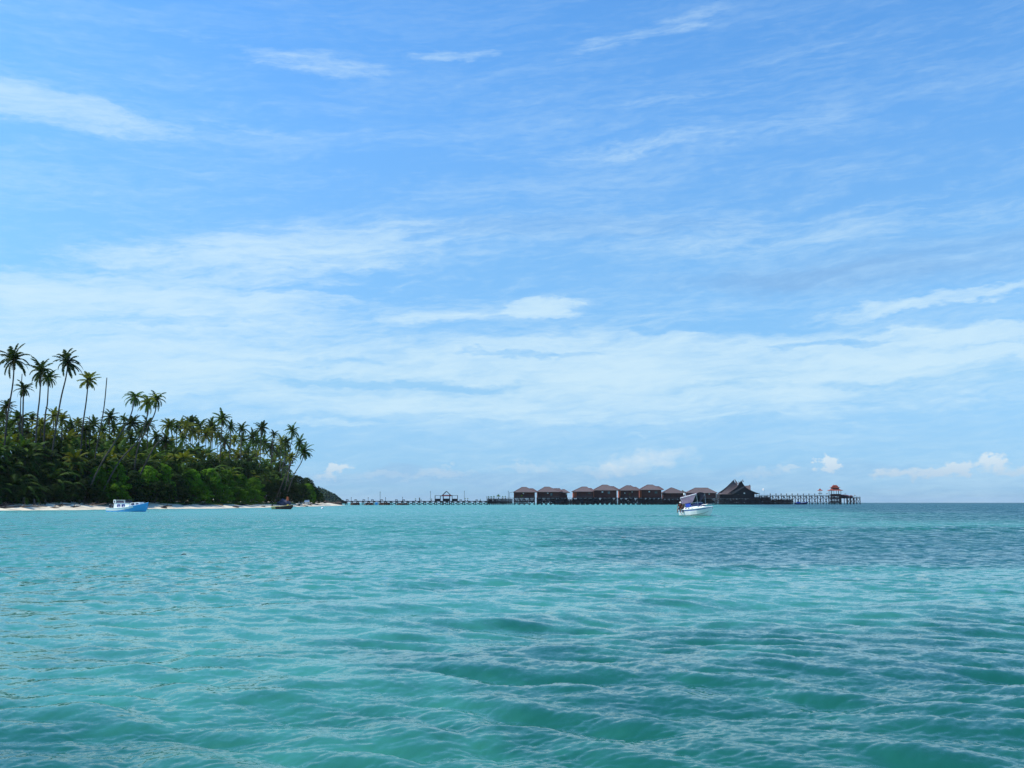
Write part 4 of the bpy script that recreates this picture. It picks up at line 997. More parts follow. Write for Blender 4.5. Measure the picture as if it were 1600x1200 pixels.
# lamp posts on the low jetty
def post_label(px):
    return {547.5: 'short lamp post above the first jetty piles near the sand spit', 574: 'short lamp post over the second rubble mound', 592.5: 'tallest lamp post on the low jetty, above the blue drum',
            601: 'short lamp post over the third rubble mound', 627.5: 'short lamp post over the last rubble mound', 654: 'thick low post between the potted plants left of the tall post', 671: 'tall thin lamp post left of the gazebo',
            724: 'tall thin lamp post right of the gazebo', 759: 'lamp post where the low jetty meets the village', 792.7: 'lamp post on the garden platform beside the first house'}[px]
for px, top in ((547.5, 778), (574, 778), (592.5, 769.3), (601, 778), (627.5, 777.3), (654, 777.5), (671, 768.3), (724, 768), (759, 776.5), (792.7, 768)):
    x, y = jl(px); b0 = zat(782.7 if px < 762 else 779.2, y); h = zat(top, y)-b0
    t = thing('lamp_post', post_label(px), 'lamp post', (x+.7, y-1.2, b0), 0, 'lamp posts on the low jetty')
    MB().tube([(0, 0, 0), (0, 0, h)], [.13, .09] if px != 654 else [.3, .3], 6).build('pole', 'timber', t)
    if px != 654:
        MB().lathe([(.02, h-.1), (.22, h), (.26, h+.2), (.1, h+.4), (.01, h+.45)], n=8).build('lantern', 'timber_g', t); MB().box(-.3, .3, -.05, .05, h-.5, h-.4).build('crossbar', 'timber', t)
# potted plants
SPK = {}
def plant(px, py, pyd, size, label, yoff=-1.2):
    x, y = jl(px); b0 = zat(pyd, y); t = thing('potted_plant', label, 'plant', (x, y+yoff, b0), 0, 'potted plants on the decks')
    MB().lathe([(.01, 0), (.28, 0), (.4, .5), (.44, .55), (.36, .55), (.01, .5)], n=10).build('pot', 'drift', t)
    h = zat(py, y)-b0; mb = MB(); vs = []; fs = []; r = random.Random(int(px*10))
    for i in range(90):
        a = r.uniform(0, 6.28); e = r.uniform(.1, 1.5); L = size*r.uniform(.5, 1); c = Vector((0, 0, max(.5, h-size*.8))); d = Vector((cos(a)*cos(e), sin(a)*cos(e), sin(e))); p = c+d*L
        sd = Vector((-sin(a), cos(a), 0))*size*.13; q = c+d*L*.45; o = len(vs); vs += [c, q-sd, p-Vector((0, 0, size*.2)), q+sd]; fs.append((o, o+1, o+2, o+3))
    mb.add(vs, fs).build('foliage', 'leaf', t); MB().tube([(0, 0, .4), (0, 0, max(.5, h-size*.8))], .07, 5).build('stem', 'trunk', t)
for px, py, pyd, sz, lab in [(649.5, 778.4, 782.7, .8, 'small potted plant left of the thick jetty post'), (658, 779, 782.7, .7, 'small potted plant right of the thick jetty post'), (674.5, 778.7, 782.7, .8, 'potted plant just right of the tall lamp post left of the gazebo'),
        (727, 778, 782.7, .8, 'left potted plant of the pair by the right tall lamp post'), (730.8, 778, 782.7, .8, 'right potted plant of the pair by the right tall lamp post'), (750.5, 779.5, 782.7, .6, 'small potted plant near the village end of the low jetty'),
        (779, 772, 779.2, 2.0, 'largest round green plant on the garden platform'), (763.5, 775, 779.2, 1.1, 'plant at the left corner of the garden platform'), (767.5, 774.8, 779.2, 1.0, 'plant second from the left on the garden platform'),
        (771.8, 774.5, 779.2, 1.1, 'plant left of the largest round plant on the garden platform'), (785.5, 774.8, 779.2, .9, 'thin plant right of the largest round plant on the platform'), (789.5, 774.6, 779.2, .9, 'thin plant left of the platform lamp post'),
        (815, 773, 778.5, 1.3, 'green plant on the balcony of the leftmost house'), (982.5, 771, 778, 1.0, 'green plant on the balcony between the two large houses'), (1063, 772, 779, 1.1, 'green plant at the right side of the pyramid roofed pavilion')]:
    plant(px, py, pyd, sz, lab, -1.2 if px < 762 else (-4 if px < 800 else -6.6))
# benches and bollards that show as dark lumps on the low jetty
for px, lab in [(542.5, 'low bench on the jetty nearest the sand spit'), (556, 'bench on the jetty above the first rubble mound'), (568.5, 'bench on the jetty between the first two rubble mounds'), (582, 'bench on the jetty above the second rubble mound'),
        (596.5, 'bench on the jetty just right of the tallest lamp post'), (619.5, 'bench on the jetty left of the last rubble mound'), (631, 'bench on the jetty above the last rubble mound'), (720, 'bench on the jetty left of the right tall lamp post'), (745, 'bench on the jetty midway between gazebo and village')]:
    x, y = jl(px); z = zat(782.7, y); t = thing('bench', lab, 'bench', (x, y, z), PA, 'benches on the low jetty')
    MB().box(-.9, .9, -.25, .25, .42, .5).build('seat', 'timber', t); MB().box(-.9, .9, .2, .27, .503, .95).build('backrest', 'timber', t)
    for q in (-.75, .75): MB().box(q-.06, q+.06, -.2, .2, 0, .42).build('leg', 'timber', t)
# flag, parasols on the terrace and posts with lanterns on the high jetty
x, y = jl(1193); z = zat(776.5, y); t = thing('flagpole', 'thin pole flying a small white flag right of the longhouse', 'flag', (x, y-3, z), R(-50))
zt = zat(763.4, y)-z; MB().tube([(0, 0, 0), (0, 0, zt)], .05, 5).build('pole', 'timber_g', t)
vs = [(0, 0, zt+.2), (-.9, .1, zt), (-1.8, -.05, zt+.1), (-1.8, -.05, zt-1.5), (-.9, .1, zt-1.6), (0, 0, zt-1.5)]
MB().add(vs+[(a_, b_+.03, c_) for a_, b_, c_ in vs], [(0, 1, 4, 5), (1, 2, 3, 4), (11, 10, 7, 6), (10, 9, 8, 7)]).build('flag', 'white', t)
for px, top, lab in [(1191, 773, 'leftmost table on the terrace right of the longhouse'), (1196, 773.4, 'table at the right end of the terrace')]:
    x, y = jl(px); z = zat(776.5, y); t = thing('table', lab, 'table', (x, y-3.5, z), 0); MB().lathe([(.01, .72), (.75, .72), (.75, .78), (.01, .78)], n=12).build('tabletop', 'timber_g', t); MB().tube([(0, 0, 0), (0, 0, .72)], [.25, .07], 6).build('pedestal', 'timber', t)
for i, px in enumerate([1201.5, 1210.5, 1218.5, 1227, 1235.7, 1244.5, 1253.3, 1262, 1271]):
    x, y = jl(px); z = zat(774.4, y); t = thing('lamp_post', 'squat lantern post on the high jetty, number %s from the terrace' % ('one two three four five six seven eight nine'.split()[i]), 'lamp post', (x+.9, y-1.5, z), PA, 'lantern posts on the high jetty')
    t['label'] = ['lantern post on the high jetty nearest the terrace', 'second lantern post along the high jetty from the terrace', 'third lantern post along the high jetty from the terrace', 'lantern post above the middle of the cluttered landing stage',
                  'lantern post above the right end of the cluttered landing stage', 'lantern post above the stern of the dark blue moored boat', 'lantern post above the bow of the dark blue moored boat', 'lantern post right of the dark blue moored boat', 'lantern post left of the tiny red roofed lookout'][i]
    MB().box(-.14, .14, -.14, .14, -.5, .95).build('post', 'timber', t); MB().box(-.3, .3, -.3, .3, .953, 1.45).build('lantern', 'timber', t)
    MB().add([(-.42, -.42, 1.453), (.42, -.42, 1.453), (.42, .42, 1.453), (-.42, .42, 1.453), (0, 0, 1.85)], [(3, 2, 1, 0), (0, 1, 4), (1, 2, 4), (2, 3, 4), (3, 0, 4)]).build('cap', 'timber', t)
# sheds and clutter on the far right platform
for px, a_, b_, h, lab in [(1317, 5, 4, 1.6, 'dark box shaped kiosk right of the pagoda'), (1323.5, 3, 3, 1.3, 'low dark shed on the end platform'), (1330, 2.4, 2.5, 1.0, 'small dark shed near the end of the platform')]:
    x, y = jl(px); z = zat(777.3, y); t = thing('shed', lab, 'shed', (x, y, z), 0, 'small sheds on the end platform'); MB().box(-a_/2, a_/2, -b_/2, b_/2, 0, h).build('wall', 'timber', t)
    MB().hip(-a_/2-.4, a_/2+.4, -b_/2-.4, b_/2+.4, h+.2, -a_/4, a_/4, 0, h+1., .15).build('roof', 'ridge', t)
for px, lab in [(1320, 'parasol with a small dark top right of the pagoda'), (1334.5, 'parasol with a pale top at the end of the platform'), (1292, 'parasol left of the pagoda on the high jetty')]:
    x, y = jl(px); z = zat(777.3 if px > 1300 else 774.4, y); t = thing('parasol', lab, 'parasol', (x, y-2.5 if px > 1300 else y-1, z), 0); hh = 3.4 if px == 1320 else 2.2
    MB().tube([(0, 0, 0), (0, 0, hh)], .06, 6).build('pole', 'timber_g', t); MB().lathe([(1.1, hh-.5), (.6, hh-.2), (.02, hh+.05), (.01, hh-.02), (.58, hh-.27), (1.08, hh-.55)], n=8).build('canopy', 'timber' if px == 1320 else 'drift', t)

# rubble mounds standing in the water before the low jetty
def mound(pa, pb, py, label, Y, seed, m='rock', flat_=.8, base=-.8):
    xa, xb = xat(pa, Y), xat(pb, Y); z = zat(py, Y); r = random.Random(seed); t = thing('rubble_mound', label, 'rubble mound', ((xa+xb)/2, Y, 0), 0, 'rubble mounds before the low jetty')
    h = (xb-xa)/2; mb = MB()
    for i in range(70):
        x = r.uniform(-1, 1); zz = r.uniform(0, 1); lim = 1-.25*zz; q = r.uniform(.45, .85)
        rk = rock(seed*100+i, q, q, q*.7, n=1); c = Vector((x*h*lim, r.uniform(-1.8, 1.8)*(1-.4*zz), base+(z-base-.5)*zz)); mb.add([v_+c if isinstance(v_, Vector) else Vector(v_)+c for v_ in rk.v], rk.f)
    mb.build('rubble', m, t); MB().box(-h*.8, h*.8, -1.2, 1.2, z-.55, z-.1).build('timber_top', 'wall', t)
mound(547.5, 563, 785.2, 'first rubble mound from the sand spit', 622, 1); mound(569, 585, 785.2, 'second rubble mound, left of the blue drum', 628, 2)
mound(592, 610, 785, 'third rubble mound, right of the blue drum', 634, 3); mound(618.5, 639, 786, 'last and lowest rubble mound from the sand spit', 640, 4)
Yb = 630; o = MB().lathe([(.01, -.9), (.75, -.9), (.8, -.8), (.8, -.3), (.83, -.28), (.83, -.22), (.8, -.2), (.8, .3), (.83, .32), (.83, .38), (.8, .4), (.8, .8), (.75, .9), (.01, .9)], n=16).build('drum', 'blue', loc=(xat(588.5, Yb), Yb, .95), smooth=False)
tag(o, 'blue drum between the second and third rubble mounds', 'drum')
# rubble spit at the end of the beach
Ys = 560; xa, xb = xat(503, Ys), xat(537, Ys+40); mb = MB(); r = random.Random(12)
for i in range(220):
    u = r.random(); q = r.uniform(.5, 1.1); c = Vector((xa+(xb-xa)*u, Ys+30*u+r.uniform(-4, 4), r.uniform(-.6, 1.7+.5*sin(u*9)-.8*u**6))); rk = rock(900+i, q*1.2, q, q*.65, n=1); mb.add([Vector(v_)+c for v_ in rk.v], rk.f)
tag(mb.build('rubble_spit', 'rock'), 'low brown rock spit at the shore end of the long jetty', 'rocks')

# ---------------------------------------------------------------- boats
def hull(st, t, name, m, deck_m=None, deck_z=.12, nsub=3):
    """stations (x, keel z, chine z, chine half breadth, gunwale z, gunwale half breadth)"""
    sec = []
    S = []
    for i in range(len(st)-1):
        for j in range(nsub): f = j/nsub; S.append(tuple(a+(b-a)*f for a, b in zip(st[i], st[i+1])))
    S.append(st[-1])
    for (x, zk, zc, bc, zg, bgw) in S:
        sec.append([(x, 0, zk), (x, bc*.5, zk*.5+zc*.5-.02), (x, bc, zc), (x, bc+(bgw-bc)*.55, zc+(zg-zc)*.5), (x, bgw, zg)])
    mb = MB(); vs = []
    for s2 in sec: vs += [(x, -y, z) for x, y, z in s2[::-1]]+s2[1:]
    n = 9; fs = []
    for i in range(len(sec)-1):
        for k in range(n-1): fs.append((i*n+k, i*n+k+1, (i+1)*n+k+1, (i+1)*n+k))
    fs.append(tuple(range(n))[::-1]); mb.add(vs, fs)
    o = mb.build(name, m, t)
    if deck_m:
        vs = []; fs = []
        for (x, zk, zc, bc, zg, bgw) in S: vs += [(x, -bgw*.96, zg-deck_z), (x, bgw*.96, zg-deck_z)]
        for i in range(len(S)-1): fs.append((2*i, 2*i+2, 2*i+3, 2*i+1))
        MB().add(vs, fs).build('deck', deck_m, t)
    return S
def rail_line(S, t, m, r_=.05, name='gunwale', x0=-99, x1=99):
    for sd in (-1, 1):
        pts = [(x, sd*bgw, zg) for (x, zk, zc, bc, zg, bgw) in S if x0 <= x <= x1]
        MB().tube(pts, r_, 6).build(name, m, t)
def strip(S, t, m, f0, f1, x0, x1, name, out=.006):
    """a painted strake lying on the upper side between two heights (fractions chine..gunwale)"""
    for sd in (-1, 1):
        vs = []; fs = []
        Q = [q for q in S if x0 <= q[0] <= x1]
        for (x, zk, zc, bc, zg, bgw) in Q:
            a0 = f0(x) if callable(f0) else f0; a1 = f1(x) if callable(f1) else f1
            def pt(f):
                mid = bc+(bgw-bc)*.55; b_ = bc+(mid-bc)*f*2 if f < .5 else mid+(bgw-mid)*(f-.5)*2
                return (x, sd*(b_+out), zc+(zg-zc)*f)
            vs += [pt(a0), pt((a0+a1)/2), pt(a1)]
        for i in range(len(Q)-1):
            for k in (0, 1): fs.append((3*i+k, 3*i+k+1, 3*i+4+k, 3*i+3+k))
        MB().add(vs, fs).build(name, m, t)

# blue and white cabin boat
Yb = 173.; b = at(201.5, HOR, Yb); t = thing('cabin_boat', 'blue hulled white cabin boat moored off the beach at the left', 'boat', (b.x, b.y, -.02), R(-30))
st = [(-4.7, -.25, 0., .95, .72, 1.1), (-3.5, -.32, -.02, 1.1, .66, 1.25), (-1.5, -.4, -.02, 1.2, .66, 1.35), (.5, -.42, .02, 1.15, .78, 1.35), (2., -.42, .1, .9, .98, 1.2), (3.2, -.36, .25, .52, 1.22, .86), (4.2, -.1, .5, .2, 1.44, .42), (4.95, .75, .95, .02, 1.66, .04)]
S = hull(st, t, 'hull', 'blue', 'white', .1)
strip(S, t, 'white', lambda x: .34+.085*max(0, x+2), .985, -4.8, 2.7, 'white_strake'); rail_line(S, t, 'blue', .045, x0=1.3); rail_line(S, t, 'white', .04, x1=1.4)
MB().tube([(3.0, 0, -.42), (3.75, 0, -.18), (4.15, 0, .12)], [.1, .13, .1], 6).build('red_forefoot', 'red', t)
cb = MB(); cb.add([(-2.75, -.98, .6), (1.35, -.95, .6), (1.35, .95, .6), (-2.75, .98, .6), (-2.75, -.88, 1.5), (1.15, -.82, 1.52), (1.15, .82, 1.52), (-2.75, .88, 1.5)], [(0, 1, 5, 4), (1, 2, 6, 5), (2, 3, 7, 6), (3, 0, 4, 7), (4, 5, 6, 7)]); c = cb.build('cabin', 'white', t)
MB().box(-2.85, 1.25, -.95, .95, 1.523, 1.56).build('cabin_roof', 'white', t)
for (x0, x1, z0, z1) in ((-1.85, -1.15, .88, 1.32), (-.68, .02, .88, 1.32)):
    w = MB().box(x0, x1, -.975, -.86, z0, z1).build('window', 'blue2', c)
    MB().box(x0+.06, (x0+x1)/2-.03, -.985, -.976, z0+.05, (z0+z1)/2-.03).build('pane', 'navy', w); MB().box((x0+x1)/2+.03, x1-.06, -.985, -.976, z0+.05, (z0+z1)/2-.03).build('pane', 'white', w)
    MB().box(x0+.06, x1-.06, -.985, -.976, (z0+z1)/2+.03, z1-.05).build('pane', 'navy', w)
fc = MB(); fc.add([(1.35, -.84, .85), (3.45, -.55, 1.1), (3.45, .55, 1.1), (1.35, .84, .85), (1.4, -.78, 1.6), (3.3, -.48, 1.68), (3.3, .48, 1.68), (1.4, .78, 1.6)], [(0, 1, 5, 4), (1, 2, 6, 5), (2, 3, 7, 6), (3, 0, 4, 7), (4, 5, 6, 7)]); f = fc.build('forward_cabin', 'white', t)
for (x0, x1) in ((1.6, 2.2), (2.55, 3.1)):
    y = lambda x: -.84+(x-1.35)*.138; zb = lambda x: .85+(x-1.35)*.12
    vs = [(x0, y(x0)+.0, zb(x0)+.3), (x1, y(x1)+.0, zb(x1)+.28), (x1, y(x1)+.045, 1.55), (x0, y(x0)+.045, 1.52)]; MB().add([(x_, y_-.045, z_) for x_, y_, z_ in vs]+[(x_, y_+.03, z_) for x_, y_, z_ in vs], [(0, 1, 2, 3), (7, 6, 5, 4), (0, 4, 5, 1), (1, 5, 6, 2), (2, 6, 7, 3), (3, 7, 4, 0)]).build('window', 'navy', f)
wh = t
MB().box(-2.95, -2.3, -.9, .9, 1.563, 2.12).build('wheelhouse_panel', 'white', wh); MB().box(-2.78, -2.5, -.915, -.9, 1.62, 1.98).build('window', 'navy', wh)
MB().box(-2.25, -.2, -.8, .8, 1.563, 1.98).build('wheelhouse', 'navy', wh); MB().box(-2.35, .12, -.92, .92, 2.08, 2.14).build('wheelhouse_roof', 'timber_g', wh)
MB().box(-2.24, .0, -.84, -.80, 1.982, 2.078).build('roof_beam', 'white', wh)
for x in (-.15, .02): MB().tube([(x, -.82, 1.56), (x-.1, -.84, 2.08)], .035, 5).build('windscreen_frame', 'white', wh)
MB().box(-.42, -.2, -.815, -.80, 1.7, 1.95).build('glass_panel', 'window', wh)
mb = MB().box(-4.0, -3.2, -.6, .5, .62, 1.05); mb.box(-3.9, -3.5, -.3, .3, 1.053, 1.35); mb.build('engine_box', 'black', t)
mb = MB(); mb.lathe([(.01, 0), (.2, 0), (.26, .2), (.26, .5), (.15, .62), (.01, .66)], (-4.85, .0, .75), 10); mb.box(-4.95, -4.78, -.07, .07, -.3, .76); mb.build('outboard_motor', 'black', t)
MB().tube([(-3.6, -.7, .6), (-3.75, -.7, 1.2), (-3.3, -.6, 1.45), (-3.2, -.6, 1.1)], .04, 5).build('grab_rail', 'drift', t)
MB().tube([(4.5, 0, 1.5), (5.4, -.5, .6), (6.6, -1.2, -.1)], .02, 4).build('mooring_line', 'drift', t)

# speedboat
Yb = 117.; b = at(1087.5, HOR, Yb); t = thing('speedboat', 'white speedboat with mauve canopy anchored in front of the stilt houses', 'boat', (b.x, b.y, 0), R(-50)); t.scale = (.81, .81, 1.0)
st = [(-2.5, -.2, .08, .86, .70, 1.02), (-1.5, -.28, .10, .95, .76, 1.12), (-.2, -.34, .14, .98, .84, 1.18), (.9, -.34, .22, .86, .92, 1.12), (1.8, -.24, .36, .56, 1.02, .90), (2.5, .05, .60, .26, 1.10, .52), (3.0, .72, .86, .02, 1.14, .05)]
S = hull(st, t, 'hull', 'white', 'white', .02)
rail_line(S, t, 'white', .06); strip(S, t, 'blue2', .72, .84, -2.5, 3.0, 'blue_stripe'); strip(S, t, 'black', .0, .05, -2.5, 2.6, 'spray_rail', .012)
cb = MB(); cb.add([(-1.6, -.95, .8), (.9, -.92, .9), (1.9, -.4, 1.05), (1.9, .4, 1.05), (.9, .92, .9), (-1.6, .95, .8), (-1.5, -.82, 1.02), (.8, -.78, 1.18), (1.5, -.3, 1.22), (1.5, .3, 1.22), (.8, .78, 1.18), (-1.5, .82, 1.02)],
    [(0, 1, 7, 6), (1, 2, 8, 7), (2, 3, 9, 8), (3, 4, 10, 9), (4, 5, 11, 10), (5, 0, 6, 11), (6, 7, 8, 9, 10, 11)]); cb.build('coaming', 'white', t)
for x in (-1.3, -.75, -.1): MB().box(x, x+.24, -.955, -.86, .9, .985).build('side_hatch', 'navy', t)
ws = MB(); ws.add([(-.1, -.84, 1.14), (.95, -.74, 1.2), (1.55, -.3, 1.24), (1.55, .3, 1.24), (.95, .74, 1.2), (-.1, .84, 1.14), (-.5, -.74, 1.5), (.5, -.62, 1.62), (.95, -.24, 1.62), (.95, .24, 1.62), (.5, .62, 1.62), (-.5, .74, 1.5)],
    [(0, 1, 7, 6), (1, 2, 8, 7), (2, 3, 9, 8), (3, 4, 10, 9), (4, 5, 11, 10)]); w = ws.build('windshield', 'navy', t)
MB().tube([(-.1, -.84, 1.14), (-.5, -.74, 1.5), (.5, -.62, 1.63), (.95, -.24, 1.63), (.95, .24, 1.63), (.5, .62, 1.63), (-.5, .74, 1.5)], .022, 5, False).build('frame', 'white', w)
ws = MB(); vs = [(-1.15, -.90, 1.03), (-.15, -.88, 1.15), (-.35, -.84, 1.62), (-1.5, -.86, 1.75)]; ws.add(vs+[(x_, y_+.04, z_) for x_, y_, z_ in vs], [(0, 1, 2, 3), (7, 6, 5, 4), (0, 4, 5, 1), (1, 5, 6, 2), (2, 6, 7, 3), (3, 7, 4, 0)]); ws.build('blue_side_cover', 'blue2', t)
# canopy: arched top tilted up to the front, a hanging side curtain, steel bows
vs = []; fs = []; th_ = []
for i in range(6):
    x = -2.2+i*.62; zt = 2.12+i*.1
    for k in range(7): a = pi*(k/6); vs.append((x, -.95*cos(a), zt+.2*sin(a)))
for i in range(5):
    for k in range(6): fs.append((i*7+k, i*7+k+1, i*7+8+k, i*7+7+k))
n0 = len(vs); vs += [(x_, y_*.97, z_-.03) for x_, y_, z_ in vs]; fs += [tuple(q+n0 for q in f_[::-1]) for f_ in fs]; MB().add(vs, fs).build('canopy', 'mauve', t, True)
for sd in (-1, 1):
    vs = [(-2.15, sd*.95, 2.1), (.85, sd*.95, 2.6), (.1, sd*.93, 1.62), (-1.95, sd*.93, 1.42)]; MB().add(vs+[(x_, y_-sd*.03, z_) for x_, y_, z_ in vs], [(0, 1, 2, 3), (7, 6, 5, 4), (0, 4, 5, 1), (1, 5, 6, 2), (2, 6, 7, 3), (3, 7, 4, 0)]).build('side_curtain', 'mauve', t)
    MB().tube([(-2.15, sd*.97, 2.12), (.9, sd*.97, 2.62)], .035, 5).build('canopy_edge', 'white', t)
    for (xa, xb, zb) in ((-.6, .88, 2.6), (-1.0, -2.15, 2.1), (1.1, .88, 2.6)): MB().tube([(xa, sd*.86, 1.08), (xb, sd*.96, zb)], .022, 5).build('canopy_strut', 'steel', t)
vs = [(-.05, -.7, 1.2), (-.05, .7, 1.2), (.1, .7, 2.45), (.1, -.7, 2.45)]; MB().add(vs+[(x_-.03, y_, z_) for x_, y_, z_ in vs], [(0, 1, 2, 3), (7, 6, 5, 4), (0, 4, 5, 1), (1, 5, 6, 2), (2, 6, 7, 3), (3, 7, 4, 0)]).build('opening_shade', 'black', t)  # black sheet added for the shade inside the canopy's front opening
mb = MB().tube([(-1.55, -.75, 2.15), (-1.6, -.7, 2.75)], .03, 5); mb.tube([(-1.95, -.72, 3.02), (-1.6, -.7, 2.85), (-1.25, -.68, 2.82)], [.09, .1, .05], 6); mb.build('mast', 'black', t); MB().lathe([(.01, 2.45), (.13, 2.48), (.15, 2.62), (.09, 2.74), (.01, 2.76)], (-1.58, -.7, 0), 10).build('mast_light', 'lamp', t)
for sd in (-1, 1): MB().tube([(.9, sd*.95, .98), (1.7, sd*.8, 1.32), (2.5, sd*.45, 1.42), (2.95, 0, 1.44)], .018, 5).build('bow_rail', 'steel', t)
for x, y in ((1.7, .8), (2.5, .45)):
    for sd in (-1, 1): MB().tube([(x, sd*y, 1.0), (x, sd*y, 1.4)], .015, 4).build('rail_stanchion', 'steel', t)
mb = MB(); mb.lathe([(.01, 0), (.2, 0), (.24, .25), (.22, .5), (.1, .6), (.01, .62)], (-2.8, .3, .72), 10); mb.box(-2.9, -2.72, .22, .38, -.4, .73); mb.build('outboard_motor', 'black', t)
MB().tube([(-1.5, -1.2, .72), (-1.5, -1.22, .42)], [.09, .07], 7).build('fender', 'navy', t)
SPEED = t

# person at the stern of the speedboat
def skin_obj(name, verts, edges, rad, m, parent, lv=2):
    me = bpy.data.meshes.new(name); me.from_pydata([tuple(v) for v in verts], edges, []); o = bpy.data.objects.new(name, me); col.objects.link(o); me.materials.append(M[m])
    sk = o.modifiers.new('skin', 'SKIN'); sk.use_smooth_shade = True; 
    if not me.skin_vertices: 
        bpy.context.view_layer.objects.active = o; 
    for i, r_ in enumerate(rad): me.skin_vertices[0].data[i].radius = (r_, r_) if not hasattr(r_, '__len__') else r_
    me.skin_vertices[0].data[0].use_root = True
    ss = o.modifiers.new('sub', 'SUBSURF'); ss.levels = lv; ss.render_levels = lv; o.parent = parent; return o

def person(name, label, loc, rz, J, shirt, shorts, hat=None, hand=(.0, 0, 0)):
    """J: joint positions; the body is one skinned surface, clothes are slightly larger skins"""
    names = ['pelvis', 'belly', 'chest', 'neck', 'head0', 'head', 'crownp', 'shL', 'elL', 'wrL', 'paL', 'shR', 'elR', 'wrR', 'paR', 'hipL', 'knL', 'anL', 'toL', 'hipR', 'knR', 'anR', 'toR']
    E = [(0, 1), (1, 2), (2, 3), (3, 4), (4, 5), (5, 6), (2, 7), (7, 8), (8, 9), (9, 10), (2, 11), (11, 12), (12, 13), (13, 14), (0, 15), (15, 16), (16, 17), (17, 18), (0, 19), (19, 20), (20, 21), (21, 22)]
    rad = [.12, .115, .13, .055, .075, .1, .07, .06, .045, .032, .035, .06, .045, .032, .035, .09, .062, .042, .035, .09, .062, .042, .035]
    V_ = [Vector(J[n]) for n in names]
    for a_ in ('L', 'R'):      # five fingers on each palm
        p = Vector(J['pa'+a_]); w = Vector(J['wr'+a_]); d = (p-w).normalized(); sd = d.orthogonal().normalized(); dn = d.cross(sd); ip = names.index('pa'+a_)
        for k in range(4):
            o_ = len(V_); q = p+sd*(k-1.5)*.024; V_ += [q+d*.03, q+d*(.075+.01*(k in (1, 2)))-dn*.02]; rad += [.010, .008]; E += [(ip, o_), (o_, o_+1)]
        o_ = len(V_); V_ += [p-sd*.045-d*.01, p-sd*.06+d*.035]; rad += [.012, .009]; E += [(ip, o_), (o_, o_+1)]
    t = thing(name, label, 'person', loc, rz)
    skin_obj('body', V_, E, rad, 'skin', t)
    def sub(nm, idx, extra, m, ee): 
        mp = {n: i for i, n in enumerate(idx)}; skin_obj(nm, [Vector(J[n]) if isinstance(n, str) else Vector(J[n[0]]).lerp(Vector(J[n[1]]), n[2]) for n in idx], ee, extra, m, t)
    sub('shirt', ['chest', 'belly', ('pelvis', 'belly', .3), 'shL', ('shL', 'elL', .6), 'shR', ('shR', 'elR', .6), ('chest', 'neck', .6)], [.15, .138, .14, .078, .064, .078, .064, .075], shirt, [(0, 1), (1, 2), (0, 3), (3, 4), (0, 5), (5, 6), (0, 7)])
    sub('shorts', ['pelvis', 'hipL', ('hipL', 'knL', .75), 'hipR', ('hipR', 'knR', .75), ('pelvis', 'belly', .4)], [.145, .11, .085, .11, .085, .135], shorts, [(0, 1), (1, 2), (0, 3), (3, 4), (0, 5)])
    h = Vector(J['head']); f = Vector(J['face'])
    mb = MB(); up = (Vector(J['crownp'])-Vector(J['neck'])).normalized(); r2 = f.cross(up).normalized()
    nb = rock(3, .112, .112, .10, n=3); mb.add([Vector(v_)*.98+h+up*.055-f*.018 for v_ in nb.v], nb.f); mb.build('cap' if hat else 'hair', hat or 'hair', t, True)
    if hat: mb = MB(); c = h+up*.05+f*.1; mb.add([c-r2*.08, c+r2*.08, c+r2*.06+f*.09-up*.01, c-r2*.06+f*.09-up*.01, c-r2*.08-up*.012, c+r2*.08-up*.012, c+r2*.06+f*.09-up*.022, c-r2*.06+f*.09-up*.022], [(0, 1, 2, 3), (7, 6, 5, 4), (1, 5, 6, 2), (2, 6, 7, 3), (3, 7, 4, 0)]); mb.build('peak', hat, t)
    mb = MB(); mb.tube([h+f*.085+up*.01, h+f*.125-up*.03], [.014, .02], 6); mb.build('nose', 'skin', t)
    mb = MB()
    for sd in (-1, 1): rk = rock(5, .013, .013, .010, n=1); mb.add([Vector(v_)+h+f*.095+r2*sd*.036+up*.015 for v_ in rk.v], rk.f)
    mb.build('eyes', 'hair', t); mb = MB().tube([h+f*.092-up*.06-r2*.025, h+f*.1-up*.062, h+f*.092-up*.06+r2*.025], .006, 4); mb.build('mouth', 'ridge', t)
    mb = MB()
    for sd in (-1, 1): rk = rock(6, .018, .012, .03, n=1); mb.add([Vector(v_)+h+r2*sd*.1 for v_ in rk.v], rk.f)
    mb.build('ears', 'skin', t, True)
    return t
# seated on the aft gunwale, one leg hanging outboard, turned to the camera
JS = dict(pelvis=(0, 0, .12), belly=(.01, -.01, .30), chest=(.04, -.03, .50), neck=(.07, -.04, .66), head0=(.08, -.05, .72), head=(.09, -.07, .79), crownp=(.09, -.06, .87), face=(.3, -.95, -.1),
    shL=(.22, -.02, .58), elL=(.34, -.12, .34), wrL=(.24, -.34, .22), paL=(.22, -.40, .19), shR=(-.13, -.06, .58), elR=(-.26, -.16, .34), wrR=(-.16, -.34, .16), paR=(-.14, -.40, .13),
    hipL=(.1, -.04, .10), knL=(.2, -.46, .12), anL=(.2, -.52, -.28), toL=(.22, -.66, -.33), hipR=(-.1, -.04, .10), knR=(-.16, -.44, .08), anR=(-.2, -.46, -.34), toR=(-.2, -.6, -.38))
mw = Matrix.Translation(SPEED.location) @ Matrix.Rotation(R(-50), 4, 'Z') @ Matrix.Diagonal((.81, .81, 1.0, 1))
p_ = mw @ Vector((-2.25, -.95, .76))
person('person', 'person in dark red shirt and white cap seated on the speedboat stern', p_, R(-25), JS, 'wall', 'navy', 'white')
